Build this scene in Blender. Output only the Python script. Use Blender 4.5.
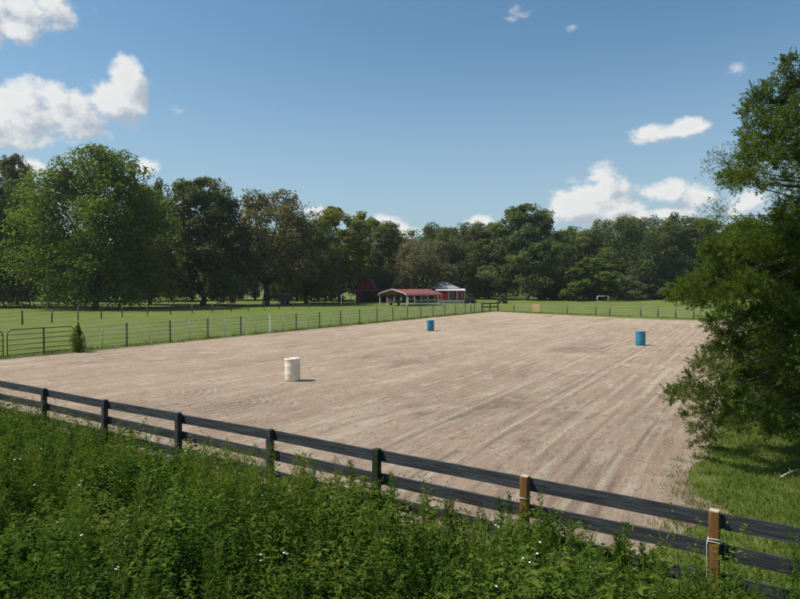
import bpy, math, random
import numpy as np
from mathutils import Vector, Matrix
R = math.radians
for o in list(bpy.data.objects): bpy.data.objects.remove(o)
scene = bpy.context.scene
col = scene.collection

# ------------------------------------------------------------------ camera
F = 630.0; HZ = 287.0; CH = 3.6            # focal length in photo pixels, horizon row, eye height
cam = bpy.data.cameras.new('camera'); camo = bpy.data.objects.new('camera', cam); col.objects.link(camo)
cam.sensor_width = 36; cam.lens = F / 800 * 36; cam.clip_start = 0.1; cam.clip_end = 5000
camo.location = (0, 0, CH); camo.rotation_euler = (R(90) - math.atan((299.5 - HZ) / F), 0, 0)
scene.camera = camo
scene.render.resolution_x, scene.render.resolution_y = 1024, 767
vs = scene.view_settings
vs.view_transform = 'Standard'; vs.look = 'None'; vs.gamma = 1; vs.use_curve_mapping = False; vs.exposure = 0.70

# ------------------------------------------------------------------ sun and sky
SUN_EL, SUN_AZ = R(55), R(-93)             # azimuth measured from +Y towards +X
sd = Vector((math.cos(SUN_EL) * math.sin(SUN_AZ), math.cos(SUN_EL) * math.cos(SUN_AZ), math.sin(SUN_EL)))
sun = bpy.data.lights.new('sun', 'SUN'); sun.energy = 3.2; sun.angle = R(0.5); sun.color = (1, .955, .88)
suno = bpy.data.objects.new('sun', sun); col.objects.link(suno); suno.rotation_euler = sd.to_track_quat('Z', 'Y').to_euler()
suno.location = sd * 60

world = bpy.data.worlds.new('World'); scene.world = world; world.use_nodes = True
class NT:
    """small helper for writing node trees"""
    def __init__(s, tree): s.t = tree; s.n = tree.nodes; s.l = tree.links
    def new(s, kind, **kw):
        n = s.n.new(kind)
        for k, v in kw.items(): setattr(n, k, v)
        return n
    def put(s, sock, v):
        if hasattr(v, 'is_linked') or hasattr(v, 'links'): s.l.new(v, sock)
        else: sock.default_value = v
    def math(s, op, a, b=0.0, c=None, clamp=False):
        n = s.new('ShaderNodeMath', operation=op, use_clamp=clamp)
        s.put(n.inputs[0], a); s.put(n.inputs[1], b)
        if c is not None: s.put(n.inputs[2], c)
        return n.outputs[0]
    def vmath(s, op, a, b=None, out=0):
        n = s.new('ShaderNodeVectorMath', operation=op); s.put(n.inputs[0], a)
        if b is not None: s.put(n.inputs[1], b)
        return n.outputs[out]
    def noise(s, vec, scale, detail=4, rough=.55, dist=0.0):
        n = s.new('ShaderNodeTexNoise'); s.put(n.inputs['Vector'], vec)
        n.inputs['Scale'].default_value = scale; n.inputs['Detail'].default_value = detail
        n.inputs['Roughness'].default_value = rough; n.inputs['Distortion'].default_value = dist
        return n.outputs['Fac']
    def ramp(s, f, a, b, lo=0.0, hi=1.0, smooth=True):
        n = s.new('ShaderNodeMapRange', interpolation_type='SMOOTHSTEP' if smooth else 'LINEAR')
        s.put(n.inputs[0], f)
        for i, v in enumerate((a, b, lo, hi)): n.inputs[1 + i].default_value = v
        return n.outputs[0]
    def mix(s, f, a, b, blend='MIX'):
        n = s.new('ShaderNodeMix', data_type='RGBA', blend_type=blend)
        s.put(n.inputs[0], f); 
        for i, v in ((6, a), (7, b)):
            s.put(n.inputs[i], (*v, 1) if isinstance(v, tuple) and len(v) == 3 else v)
        return n.outputs[2]
    def mapping(s, vec, scale=(1, 1, 1), rot=(0, 0, 0), loc=(0, 0, 0)):
        n = s.new('ShaderNodeMapping'); s.put(n.inputs[0], vec)
        n.inputs[1].default_value = loc; n.inputs[2].default_value = rot; n.inputs[3].default_value = scale
        return n.outputs[0]

w = NT(world.node_tree); w.n.clear()
sky = w.new('ShaderNodeTexSky', sky_type='NISHITA', sun_disc=False)
sky.sun_elevation = SUN_EL; sky.sun_rotation = SUN_AZ; sky.altitude = 20; sky.air_density = 1.0; sky.dust_density = 1.2; sky.ozone_density = 1.6
tc = w.new('ShaderNodeTexCoord').outputs['Generated']
sep = w.new('ShaderNodeSeparateXYZ'); w.l.new(tc, sep.inputs[0])
az = w.math('ARCTAN2', sep.outputs[0], sep.outputs[1]); el = w.math('ARCSINE', sep.outputs[2])
comb = w.new('ShaderNodeCombineXYZ'); w.put(comb.inputs[0], az); w.put(comb.inputs[1], el); AE = comb.outputs[0]
# cumulus clouds: each a handful of puffs at a bearing / elevation (radians) with angular radii and a weight
def sky_pos(x, y, rx, ry, wt=1.0):
    a = math.atan2(x - 400, F); return (a, math.atan2(HZ - y, math.hypot(F, x - 400)), rx / F * math.cos(a) ** 2, ry / F * math.cos(a), wt)
puffs = [sky_pos(*p) for p in [
    (18, 6, 56, 36), (52, 6, 28, 24), (-25, 20, 52, 38), (22, 30, 30, 18),
    (130, 82, 19, 24, 1.1), (116, 106, 38, 22, 1.1), (142, 104, 14, 22), (75, 112, 46, 24, 1.1), (25, 116, 52, 30, 1.1), (-20, 118, 56, 30, 1.1), (58, 98, 26, 16), (12, 100, 28, 18),
    (36, 168, 24, 12), (143, 168, 18, 10), (178, 110, 22, 11, .30), (98, 12, 15, 11, .36),
    (519, 17, 20, 12, .55), (571, 29, 12, 15, .36), (735, 70, 22, 11, .5),
    (648, 132, 27, 13), (684, 129, 26, 13), (664, 133, 24, 11),
    (607, 184, 20, 20, 1.25), (596, 196, 26, 16, 1.2), (580, 208, 36, 17, 1.2), (606, 210, 36, 20, 1.25), (640, 216, 26, 10, .8), (570, 181, 18, 8, .42), (637, 188, 14, 16, .40),
    (668, 193, 28, 14, 1.15), (696, 196, 26, 13, 1.1), (674, 212, 46, 11, .8), (742, 206, 34, 20, .75), (715, 212, 50, 9, .5),
    (384, 222, 22, 10), (407, 231, 22, 12), (478, 221, 18, 8), (318, 212, 16, 9), (545, 222, 44, 11, .6), (200, 235, 90, 14), (520, 238, 120, 12, .7)]]
nz = w.noise(w.mapping(tc, (1, 1, 1.35)), 17, 12, .64, .2)
def cloud_field(vec, noise, which, amp):
    best = None
    for (a, e, ra, re, wt) in which:
        q = w.vmath('LENGTH', w.vmath('MULTIPLY', w.vmath('SUBTRACT', vec, (a, e, 0)), (1 / ra, 1 / re, 0)), out=1)
        f = w.math('SUBTRACT', wt, q)
        best = f if best is None else w.math('SMOOTH_MAX', best, f, .25)
    return w.math('ADD', w.math('MULTIPLY', best, 1.7), w.math('MULTIPLY', w.math('SUBTRACT', noise, .5), amp))
solid = [p for p in puffs if p[4] >= .6]; wisps = [p for p in puffs if p[4] < .6]
f0 = cloud_field(AE, nz, solid, 4.5)
nz1 = w.noise(w.mapping(tc, (1, 1, 1.35), loc=(-.016, 0, .025)), 17, 9, .64, .2)
f1 = cloud_field(w.vmath('ADD', AE, (-.016, .019, 0)), nz1, solid, 4.5)
nz2 = w.noise(w.mapping(tc, (1, 1, 1.8)), 34, 8, .62, .6)
fw = cloud_field(AE, nz2, wisps, 4.0)
dens = w.ramp(f0, .0, 1.0)
dens = w.math('MAXIMUM', dens, w.ramp(fw, -.25, 1.3, 0, .62))
thick = w.ramp(f0, .3, 2.0)
lit = w.ramp(w.math('SUBTRACT', f0, f1), -.9, .7)
cl = w.mix(lit, (3.5, 3.85, 4.4), (6.9, 6.85, 6.7))
cl = w.mix(w.math('MULTIPLY', thick, .22), cl, (4.7, 4.9, 5.2))
hz = w.ramp(el, .0, .40, 1.25, 0.0)
skyc = w.mix(1.0, sky.outputs[0], (.71, .95, .985), 'MULTIPLY')
skyc = w.mix(w.math('MULTIPLY', hz, .55), skyc, (3.5, 4.4, 5.1))
fin = w.mix(w.math('MULTIPLY', dens, .93), skyc, cl)
bg = w.new('ShaderNodeBackground'); w.put(bg.inputs[0], fin); bg.inputs[1].default_value = .079
wo = w.new('ShaderNodeOutputWorld'); w.l.new(bg.outputs[0], wo.inputs[0])

# ------------------------------------------------------------------ helpers
def gp(x, y, z=0.0):                      # point of the plane at height z seen at photo pixel (x, y)
    d = F * (CH - z) / (y - HZ); return Vector(((x - 400) / F * d, d, z))
def pd(x, y, d): return Vector(((x - 400) / F * d, d, CH - (y - HZ) / F * d))   # a point d metres ahead

def tag(o, label, cat, group=None, kind=None):
    if label: o['label'] = label
    if cat: o['category'] = cat
    if group: o['group'] = group
    if kind: o['kind'] = kind
    return o
def empty(name, loc, rz=0):
    o = bpy.data.objects.new(name, None); o.empty_display_size = .2; col.objects.link(o); o.location = loc; o.rotation_euler = (0, 0, rz); return o

class MB:
    """collects shapes, then links them as ONE mesh object"""
    def __init__(s): s.v = []; s.f = []; s.mi = []; s.m = 0; s.sm = []
    def add(s, vs_, fs, smooth=False):
        k = len(s.v); s.v += [tuple(v) for v in vs_]
        for f in fs: s.f.append([i + k for i in f]); s.mi.append(s.m); s.sm.append(smooth)
    def box(s, c, size, rz=0, bev=0.0):
        c = Vector(c); hx, hy, hz_ = [a / 2 for a in size]; M = Matrix.Rotation(rz, 3, 'Z')
        if bev <= 0:
            P = [c + M @ Vector((x * hx, y * hy, z * hz_)) for z in (-1, 1) for x, y in ((-1, -1), (1, -1), (1, 1), (-1, 1))]
            s.add(P, [(3, 2, 1, 0), (4, 5, 6, 7), (0, 1, 5, 4), (1, 2, 6, 5), (2, 3, 7, 6), (3, 0, 4, 7)])
        else:
            b = bev; P = []
            oct_ = lambda ix, iy: [(-ix + b, -iy), (ix - b, -iy), (ix, -iy + b), (ix, iy - b), (ix - b, iy), (-ix + b, iy), (-ix, iy - b), (-ix, -iy + b)]
            for z, t in ((-hz_, b), (-hz_ + b, 0), (hz_ - b, 0), (hz_, b)):
                P += [c + M @ Vector((x, y, z)) for x, y in oct_(hx - t, hy - t)]
            fs = [tuple(range(7, -1, -1)), tuple(range(24, 32))]
            for r in range(3):
                for i in range(8): fs.append((r * 8 + i, r * 8 + (i + 1) % 8, r * 8 + 8 + (i + 1) % 8, r * 8 + 8 + i))
            s.add(P, fs)
    def beam(s, a, b, wd, ht, up=Vector((0, 0, 1))):          # board from a to b, wd thick sideways, ht high
        a, b = Vector(a), Vector(b); d = (b - a).normalized(); sx = d.cross(up).normalized() * wd / 2; u = sx.cross(d).normalized() * ht / 2
        P = [p + i * sx + j * u for p in (a, b) for i, j in ((-1, -1), (1, -1), (1, 1), (-1, 1))]
        s.add(P, [(0, 1, 2, 3), (7, 6, 5, 4), (1, 0, 4, 5), (2, 1, 5, 6), (3, 2, 6, 7), (0, 3, 7, 4)])
    def tube(s, pts, rad, n=6, smooth=True):
        pts = [Vector(p) for p in pts]; rads = rad if isinstance(rad, (list, tuple)) else [rad] * len(pts); P = []
        prev = None
        for i, p in enumerate(pts):
            t = (pts[min(i + 1, len(pts) - 1)] - pts[max(i - 1, 0)]).normalized()
            if prev is None: u = t.orthogonal().normalized()
            else: u = (prev - t * prev.dot(t)); u = u.normalized() if u.length > 1e-6 else t.orthogonal().normalized()
            prev = u; v = t.cross(u)
            P += [p + (u * math.cos(2 * math.pi * k / n) + v * math.sin(2 * math.pi * k / n)) * rads[i] for k in range(n)]
        fs = []
        for i in range(len(pts) - 1):
            for k in range(n): fs.append((i * n + k, i * n + (k + 1) % n, (i + 1) * n + (k + 1) % n, (i + 1) * n + k))
        fs.append(tuple(range(n - 1, -1, -1))); fs.append(tuple(range((len(pts) - 1) * n, len(pts) * n)))
        s.add(P, fs, smooth)
    def lathe(s, prof, c=(0, 0, 0), n=40, smooth=True):       # prof: (r, z) from bottom to top, ends closed
        c = Vector(c); P = []; fs = []
        for r, z in prof: P += [c + Vector((r * math.cos(2 * math.pi * k / n), r * math.sin(2 * math.pi * k / n), z)) for k in range(n)]
        for i in range(len(prof) - 1):
            for k in range(n): fs.append((i * n + k, i * n + (k + 1) % n, (i + 1) * n + (k + 1) % n, (i + 1) * n + k))
        fs.append(tuple(range(n - 1, -1, -1))); fs.append(tuple(range((len(prof) - 1) * n, len(prof) * n)))
        s.add(P, fs, smooth)
    def build(s, name, mats, parent=None, loc=None, rz=None):
        me = bpy.data.meshes.new(name); me.from_pydata(s.v, [], s.f)
        mats = mats if isinstance(mats, (list, tuple)) else [mats]
        for m in mats: me.materials.append(m)
        me.polygons.foreach_set('material_index', s.mi); me.polygons.foreach_set('use_smooth', s.sm); me.update()
        o = bpy.data.objects.new(name, me); col.objects.link(o); o.parent = parent
        if loc is not None: o.location = loc
        if rz is not None: o.rotation_euler = (0, 0, rz)
        return o

def np_mesh(name, v, faces, mats, tint=None, mat_index=None):
    """mesh from numpy arrays; faces is an (n, k) array"""
    me = bpy.data.meshes.new(name); n, k = faces.shape
    me.vertices.add(len(v)); me.vertices.foreach_set('co', np.ascontiguousarray(v, dtype=np.float32).ravel())
    me.loops.add(n * k); me.loops.foreach_set('vertex_index', np.ascontiguousarray(faces, dtype=np.int32).ravel())
    me.polygons.add(n); me.polygons.foreach_set('loop_start', np.arange(0, n * k, k, dtype=np.int32))
    try: me.polygons.foreach_set('loop_total', np.full(n, k, dtype=np.int32))
    except Exception: pass
    for m in (mats if isinstance(mats, (list, tuple)) else [mats]): me.materials.append(m)
    if mat_index is not None: me.polygons.foreach_set('material_index', mat_index.astype(np.int32))
    if tint is not None:
        a = me.attributes.new('tint', 'FLOAT', 'POINT'); a.data.foreach_set('value', tint.astype(np.float32))
    me.update(); me.validate(); return me
def link(name, me, parent=None, loc=None):
    o = bpy.data.objects.new(name, me); col.objects.link(o); o.parent = parent
    if loc is not None: o.location = loc
    return o
def unit(a): return a / np.maximum(np.linalg.norm(a, axis=-1, keepdims=True), 1e-9)

# ------------------------------------------------------------------ materials
def mat(name, fn):
    m = bpy.data.materials.new(name); m.use_nodes = True; t = NT(m.node_tree); t.n.clear()
    out = t.new('ShaderNodeOutputMaterial'); t.l.new(fn(t), out.inputs[0]); return m
def principled(t, colr, rough=.7, spec=.3, normal=None, metal=0.0):
    p = t.new('ShaderNodeBsdfPrincipled'); t.put(p.inputs['Base Color'], (*colr, 1) if isinstance(colr, tuple) else colr)
    t.put(p.inputs['Roughness'], rough); p.inputs['Specular IOR Level'].default_value = spec; t.put(p.inputs['Metallic'], metal)
    if normal is not None: t.l.new(normal, p.inputs['Normal'])
    return p.outputs[0]
def bump(t, h, strength=.5, dist=.02):
    b = t.new('ShaderNodeBump'); t.put(b.inputs['Height'], h); b.inputs['Strength'].default_value = strength; b.inputs['Distance'].default_value = dist
    return b.outputs[0]
def obj_co(t): return t.new('ShaderNodeTexCoord').outputs['Object']
def worn(name, a, b, scale=3.0, rough=.65, spec=.3, metal=0.0, stretch=(1, 1, 1), bs=.25, bd=.004, rot=0.0):
    def fn(t):
        v = t.mapping(t.mapping(obj_co(t), rot=(0, 0, rot)) if rot else obj_co(t), stretch); n = t.noise(v, scale, 7, .65)
        c = t.mix(t.ramp(n, .35, .68), a, b)
        return principled(t, c, rough, spec, bump(t, n, bs, bd), metal)
    return mat(name, fn)
def foliage(name, c0, c1, c2, trans=.34, rough=.75, spec=.06):
    """leaf colour varies leaf by leaf and tree by tree"""
    def fn(t):
        a = t.new('ShaderNodeAttribute', attribute_name='tint').outputs['Fac']
        r = t.new('ShaderNodeObjectInfo').outputs['Random']
        c = t.mix(t.ramp(a, .0, .55, smooth=False), c0, c1); c = t.mix(t.ramp(a, .5, 1.0, smooth=False), c, c2)
        h = t.new('ShaderNodeHueSaturation'); t.put(h.inputs['Color'], c)
        t.put(h.inputs['Value'], t.ramp(r, 0, 1, .88, 1.12, False)); t.put(h.inputs['Hue'], t.ramp(r, 0, 1, .488, .507, False))
        c = h.outputs[0]
        tr = t.new('ShaderNodeBsdfTranslucent'); t.put(tr.inputs[0], t.mix(1.0, c, (1.25, 1.3, .55), 'MULTIPLY'))
        m = t.new('ShaderNodeMixShader'); m.inputs[0].default_value = trans
        t.l.new(principled(t, c, rough, spec), m.inputs[1]); t.l.new(tr.outputs[0], m.inputs[2]); return m.outputs[0]
    return mat(name, fn)

M_bark = worn('bark', (.045, .036, .028), (.11, .09, .07), 6, .9, .1, stretch=(1, 1, .25), bs=.8, bd=.05)
M_pale_bark = worn('pale_bark', (.16, .13, .10), (.30, .26, .21), 9, .9, .1, stretch=(1, 1, .4), bs=.6, bd=.02)
M_dead = worn('dead_wood', (.30, .25, .20), (.45, .40, .33), 12, .9, .1)
M_leaf_bright = foliage('leaves_bright_green', (0.079, 0.118, 0.024), (0.144, 0.186, 0.036), (0.234, 0.252, 0.066), trans=.50)
M_leaf_oak = foliage('leaves_dark_oak', (0.077, 0.096, 0.041), (0.139, 0.161, 0.062), (0.211, 0.222, 0.091), trans=.50)
M_leaf_olive = foliage('leaves_olive', (0.108, 0.103, 0.050), (0.174, 0.163, 0.077), (0.252, 0.228, 0.114), trans=.50)
M_leaf_moss = foliage('leaves_moss_grey', (0.132, 0.125, 0.072), (0.204, 0.190, 0.106), (0.270, 0.258, 0.156), trans=.50)
M_leaf_yellow = foliage('leaves_yellow_green', (0.120, 0.132, 0.029), (0.210, 0.214, 0.050), (0.270, 0.264, 0.084), trans=.50)
M_leaf_cedar = foliage('cedar_foliage', (.056, .080, .020), (.112, .148, .029), (.195, .212, .048), trans=.50)
M_weed = foliage('weed_leaves', (.020, .050, .008), (.050, .112, .013), (.150, .185, .030), trans=.40)
M_grass_blade = foliage('grass_blades', (.065, .100, .015), (.110, .155, .024), (.20, .185, .06))
M_petal = worn('white_petals', (.75, .75, .70), (.85, .85, .82), 30)
M_black_paint = worn('black_fence_paint', (.022, .022, .024), (.066, .066, .068), 45, .6, .35, stretch=(.05, 1, .8), bs=.45, bd=.003, rot=math.radians(34.6))
M_brown_post = worn('treated_post_wood', (.16, .075, .022), (.26, .135, .045), 9, .8, .2, stretch=(1, 1, .12), bs=.5, bd=.01)
M_cut_wood = worn('sawn_post_end', (.38, .31, .22), (.52, .44, .33), 30, .85, .1)
M_mossy_post = worn('vine_stained_post', (.016, .024, .012), (.04, .05, .022), 12, .8, .2)
M_wire_white = worn('white_wire', (.62, .62, .6), (.78, .78, .76), 20, .5)
M_pipe_dark = worn('dark_pipe', (.030, .033, .028), (.065, .062, .05), 5, .5, .4)
M_pipe_gal = worn('galvanised_pipe', (.24, .25, .24), (.38, .39, .37), 5, .5, .4)
M_pipe_grey = worn('grey_post_paint', (.06, .062, .058), (.12, .12, .11), 5, .55, .3)
M_wood_post = worn('weathered_wood', (.09, .078, .062), (.19, .165, .13), 6, .9, .1, stretch=(1, 1, .3))
M_wood_dark = worn('dark_wood', (.03, .027, .022), (.075, .065, .05), 6, .9, .1)
M_tan_wood = worn('tan_wood', (.42, .26, .14), (.55, .36, .2), 4, .85, .1)
M_white_plastic = worn('cream_plastic', (.68, .61, .45), (.82, .75, .58), 3.2, .45, .4, bs=.1, bd=.01)
M_blue_plastic = worn('blue_plastic', (.010, .135, .215), (.02, .19, .29), 4, .4, .45, bs=.1, bd=.01)
M_blue_pale = worn('blue_plastic_faded', (.018, .165, .25), (.035, .23, .32), 4, .45, .4, bs=.1, bd=.01)
M_bung = worn('bung_plastic', (.05, .05, .05), (.12, .12, .12), 9)
M_white_paint = worn('white_paint', (.46, .45, .42), (.62, .61, .58), 3, .6)
M_red_paint = worn('red_boards', (.50, .014, .020), (.64, .022, .03), 2, .6, .3, stretch=(3, 3, .3))
M_old_red = worn('old_red_boards', (.15, .022, .018), (.26, .038, .03), 2, .8, .2, stretch=(3, 3, .3))
M_glass = worn('dark_window_glass', (.02, .025, .03), (.05, .055, .06), 2, .15, .5)
M_grey_tin = worn('grey_tin_roof', (.22, .215, .21), (.33, .325, .31), 1.5, .5, .4)
M_dark_tin = worn('dark_blue_tin', (.035, .045, .065), (.07, .08, .10), 1.2, .5, .4)
M_rubber = worn('rubber', (.012, .012, .012), (.03, .03, .03), 8, .8)
M_dark_paint = worn('dark_machine_paint', (.015, .017, .02), (.04, .042, .045), 6, .4, .5)
M_orange = worn('orange_red_paint', (.50, .09, .05), (.62, .14, .08), 4, .5)
def red_roof(t):
    co = obj_co(t); wv = t.new('ShaderNodeTexWave', wave_type='BANDS', bands_direction='Y'); t.put(wv.inputs[0], co); wv.inputs['Scale'].default_value = 1.6
    n = t.noise(co, 1.2, 6, .6); c = t.mix(n, (.22, .055, .042), (.32, .105, .08))
    return principled(t, c, .5, .4, bump(t, wv.outputs[1], .5, .03))
M_red_roof = mat('red_ribbed_roof', red_roof)

def ground_shader(t):
    co = obj_co(t)
    a = t.noise(co, .045, 4, .6); b = t.noise(co, .55, 6, .68); c_ = t.noise(t.mapping(co, (1, 1, 1)), 7, 5, .75)
    col_ = t.mix(t.ramp(b, .32, .7), (.094, .122, .021), (.168, .196, .042))
    col_ = t.mix(t.math('MULTIPLY', t.ramp(a, .45, .72), .55), col_, (.20, .20, .062))
    # mowing swathes run along the paddock
    st = t.noise(t.mapping(co, (.42, .018, 1), rot=(0, 0, R(28))), 1.0, 3, .5)
    col_ = t.mix(t.math('MULTIPLY', t.ramp(st, .48, .56), .55), col_, (.126, .168, .028))
    col_ = t.mix(t.math('MULTIPLY', t.ramp(c_, .52, .72), .5), col_, (.25, .225, .09))
    return principled(t, col_, .9, .12, bump(t, t.math('ADD', t.math('MULTIPLY', b, .6), c_), .9, .12))
M_pasture = mat('pasture_grass', ground_shader)
def soil_shader(t):
    co = obj_co(t); n = t.noise(co, 1.2, 6, .7)
    return principled(t, t.mix(n, (.022, .026, .012), (.065, .058, .032)), .95, .1, bump(t, n, .8, .1))
M_soil = mat('weedy_soil', soil_shader)

RING = None
CRUST = (0.573, 0.488, 0.385); CRACK = (0.194, 0.148, 0.112)
def dirt_shader(t):
    co = obj_co(t)      # local y runs along the arena's length
    wob = t.math('MULTIPLY', t.math('SUBTRACT', t.noise(co, .05, 2, .5), .5), 2.6)
    wobf = t.math('MULTIPLY', t.math('SUBTRACT', t.noise(co, .6, 3, .6), .5), .16)
    sp = t.new('ShaderNodeSeparateXYZ'); t.l.new(co, sp.inputs[0])
    cx = t.new('ShaderNodeCombineXYZ'); t.put(cx.inputs[0], t.math('ADD', t.math('ADD', sp.outputs[0], wob), wobf)); t.put(cx.inputs[1], sp.outputs[1]); wc = cx.outputs[0]
    big = t.noise(co, .10, 6, .66)
    s1 = t.noise(t.mapping(wc, (.9, .075, 1)), 1.0, 9, .74)
    s2 = t.noise(t.mapping(wc, (3.4, .42, 1)), 1.0, 8, .74)
    s3 = t.noise(t.mapping(wc, (9.0, 2.6, 1)), 1.0, 6, .76)
    crust = t.noise(t.mapping(wc, (1.5, .62, 1), loc=(7, 3, 0)), 1.0, 10, .76)
    cross = t.noise(t.mapping(co, (.5, 3.2, 1), rot=(0, 0, R(14))), 1.0, 8, .72)
    spk = t.noise(co, 9, 6, .75); clod = t.noise(co, 26, 4, .7); mid = t.noise(co, 1.1, 6, .66)
    c = t.mix(t.ramp(big, .32, .68), (0.359, 0.251, 0.174), (0.435, 0.309, 0.217))
    c = t.mix(t.math('MULTIPLY', t.ramp(s1, .50, .64), .50), c, (0.573, 0.472, 0.336))
    c = t.mix(t.math('MULTIPLY', t.ramp(crust, .52, .62), .55), c, (0.573, 0.499, 0.362))
    c = t.mix(t.math('MULTIPLY', t.ramp(crust, .46, .36), .40), c, (0.238, 0.169, 0.121))
    c = t.mix(t.math('MULTIPLY', t.ramp(s2, .53, .66), .42), c, (0.573, 0.481, 0.346))
    c = t.mix(t.math('MULTIPLY', t.ramp(s1, .47, .36), .36), c, (0.232, 0.167, 0.115))
    c = t.mix(t.math('MULTIPLY', t.ramp(s2, .46, .34), .26), c, (0.213, 0.152, 0.107))
    c = t.mix(t.math('MULTIPLY', t.ramp(cross, .55, .68), .22), c, (0.573, 0.484, 0.356))
    c = t.mix(t.math('MULTIPLY', t.ramp(s3, .47, .33), .42), c, (0.183, 0.129, 0.095))
    # damp hollows
    damp = t.math('MULTIPLY', t.ramp(t.noise(t.mapping(wc, (.22, .09, 1), loc=(3.1, 1.7, 0)), 1.0, 7, .68), .56, .66), t.ramp(mid, .33, .55))
    c = t.mix(t.math('MULTIPLY', damp, .60), c, (0.165, 0.121, 0.090))
    c = t.mix(t.math('MULTIPLY', t.ramp(spk, .55, .72), .42), c, (0.573, 0.537, 0.396))
    c = t.mix(t.math('MULTIPLY', t.ramp(spk, .45, .28), .50), c, (0.153, 0.110, 0.077))
    dl = t.math('ADD', t.math('MULTIPLY', sp.outputs[0], 1.0), t.math('ADD', t.math('MULTIPLY', wob, .5), t.math('MULTIPLY', s1, .5)))
    dl = t.math('SINE', t.math('MULTIPLY', dl, 2 * math.pi / .34))
    dm = t.math('MULTIPLY', t.ramp(t.noise(t.mapping(wc, (.35, .12, 1), loc=(5, 5, 0)), 1.0, 5, .65), .46, .60), t.ramp(spk, .35, .55))
    c = t.mix(t.math('MULTIPLY', t.math('MULTIPLY', t.ramp(dl, .45, .95), dm), .26), c, CRUST)
    c = t.mix(t.math('MULTIPLY', t.math('MULTIPLY', t.ramp(dl, -.55, -.95), dm), .22), c, CRACK)
    # droppings and clods
    vo = t.new('ShaderNodeTexVoronoi', feature='F1'); t.put(vo.inputs['Vector'], co); vo.inputs['Scale'].default_value = .75
    sepc = t.new('ShaderNodeSeparateColor'); t.l.new(vo.outputs['Color'], sepc.inputs[0])
    drop = t.math('MULTIPLY', t.ramp(t.math('ADD', vo.outputs['Distance'], t.math('MULTIPLY', spk, .10)), .145, .10), t.ramp(sepc.outputs[0], .66, .70))
    c = t.mix(t.math('MULTIPLY', drop, .75), c, (0.096, 0.070, 0.048))
    fine = t.noise(t.mapping(wc, (5, 2.2, 1), loc=(2, 9, 0)), 1.0, 14, .86)
    c = t.mix(t.math('MULTIPLY', t.ramp(fine, .54, .62), .55), c, CRUST)
    c = t.mix(t.math('MULTIPLY', t.ramp(fine, .46, .38), .60), c, CRACK)
    hv = t.new('ShaderNodeTexVoronoi', feature='F1'); t.put(hv.inputs['Vector'], co); hv.inputs['Scale'].default_value = 2.6
    hs = t.new('ShaderNodeSeparateColor'); t.l.new(hv.outputs['Color'], hs.inputs[0])
    hoof = t.math('MULTIPLY', t.ramp(t.math('ADD', hv.outputs['Distance'], t.math('MULTIPLY', spk, .22)), .36, .22), t.ramp(t.math('ADD', hs.outputs[0], t.math('MULTIPLY', big, .8)), .86, 1.0))
    c = t.mix(t.math('MULTIPLY', hoof, .38), c, CRACK)
    h = t.math('ADD', t.math('MULTIPLY', s1, .5), t.math('MULTIPLY', s2, .55)); h = t.math('ADD', h, t.math('ADD', t.math('MULTIPLY', fine, 1.3), t.math('MULTIPLY', hoof, -.5))); h = t.math('ADD', h, t.math('ADD', t.math('MULTIPLY', s3, .5), t.math('MULTIPLY', crust, .8)))
    h = t.math('ADD', h, t.math('MULTIPLY', spk, .5)); h = t.math('ADD', h, t.math('MULTIPLY', clod, .25)); h = t.math('ADD', h, t.math('MULTIPLY', mid, .5))
    h = t.math('ADD', h, t.math('ADD', t.math('MULTIPLY', drop, .5), t.math('MULTIPLY', t.math('MULTIPLY', dl, dm), .25)))
    for (rx, ry, r0, r1) in RING:            # harrow arcs where the rig was turned
        d = t.vmath('LENGTH', t.vmath('MULTIPLY', t.vmath('SUBTRACT', co, (rx, ry, 0)), (1, 1, 0)), out=1)
        d = t.math('ADD', d, t.math('MULTIPLY', mid, .5))
        m = t.math('MULTIPLY', t.ramp(d, r0 - .5, r0 + .3), t.ramp(d, r1 + .4, r1 - .6)); m = t.math('MULTIPLY', m, t.ramp(t.math('ADD', t.math('MULTIPLY', t.math('SUBTRACT', sp.outputs[0], rx), .30), mid), .52, .95))
        sn = t.math('MULTIPLY_ADD', t.math('SINE', t.math('MULTIPLY', d, 2 * math.pi / .26)), .5, .5)
        c = t.mix(t.math('MULTIPLY', t.math('MULTIPLY', m, sn), .26), c, (0.161, 0.116, 0.090))
        h = t.math('ADD', h, t.math('MULTIPLY', t.math('MULTIPLY', m, sn), -.40))
    for x0 in TRACKS:                        # wheel tracks pressed along the arena
        e = t.math('ABSOLUTE', t.math('SUBTRACT', t.math('ADD', sp.outputs[0], t.math('MULTIPLY', wob, .22)), x0))
        k = t.math('MULTIPLY', t.ramp(t.math('ADD', e, t.math('MULTIPLY', spk, .16)), .20, .10), t.ramp(t.noise(t.mapping(co, (1, .25, 1), loc=(x0, 0, 0)), .6, 6, .7), .44, .60))
        c = t.mix(t.math('MULTIPLY', k, .5), c, (0.573, 0.484, 0.359))
        e2 = t.ramp(t.math('ABSOLUTE', t.math('SUBTRACT', e, .22)), .09, .02)
        c = t.mix(t.math('MULTIPLY', t.math('MULTIPLY', e2, .5), t.ramp(s2, .42, .6)), c, (0.189, 0.137, 0.099)); h = t.math('SUBTRACT', h, t.math('MULTIPLY', k, .4))
    return principled(t, c, .95, .1, bump(t, h, .85, .08))

# ------------------------------------------------------------------ ground
rng = np.random.default_rng(7)
mb = MB(); mb.add([(-700, -150, 0), (700, -150, 0), (700, 800, 0), (-700, 800, 0)], [(0, 1, 2, 3)])
tag(mb.build('pasture', M_pasture), 'flat mown green pasture round the riding arena', 'pasture', kind='structure')

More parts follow.
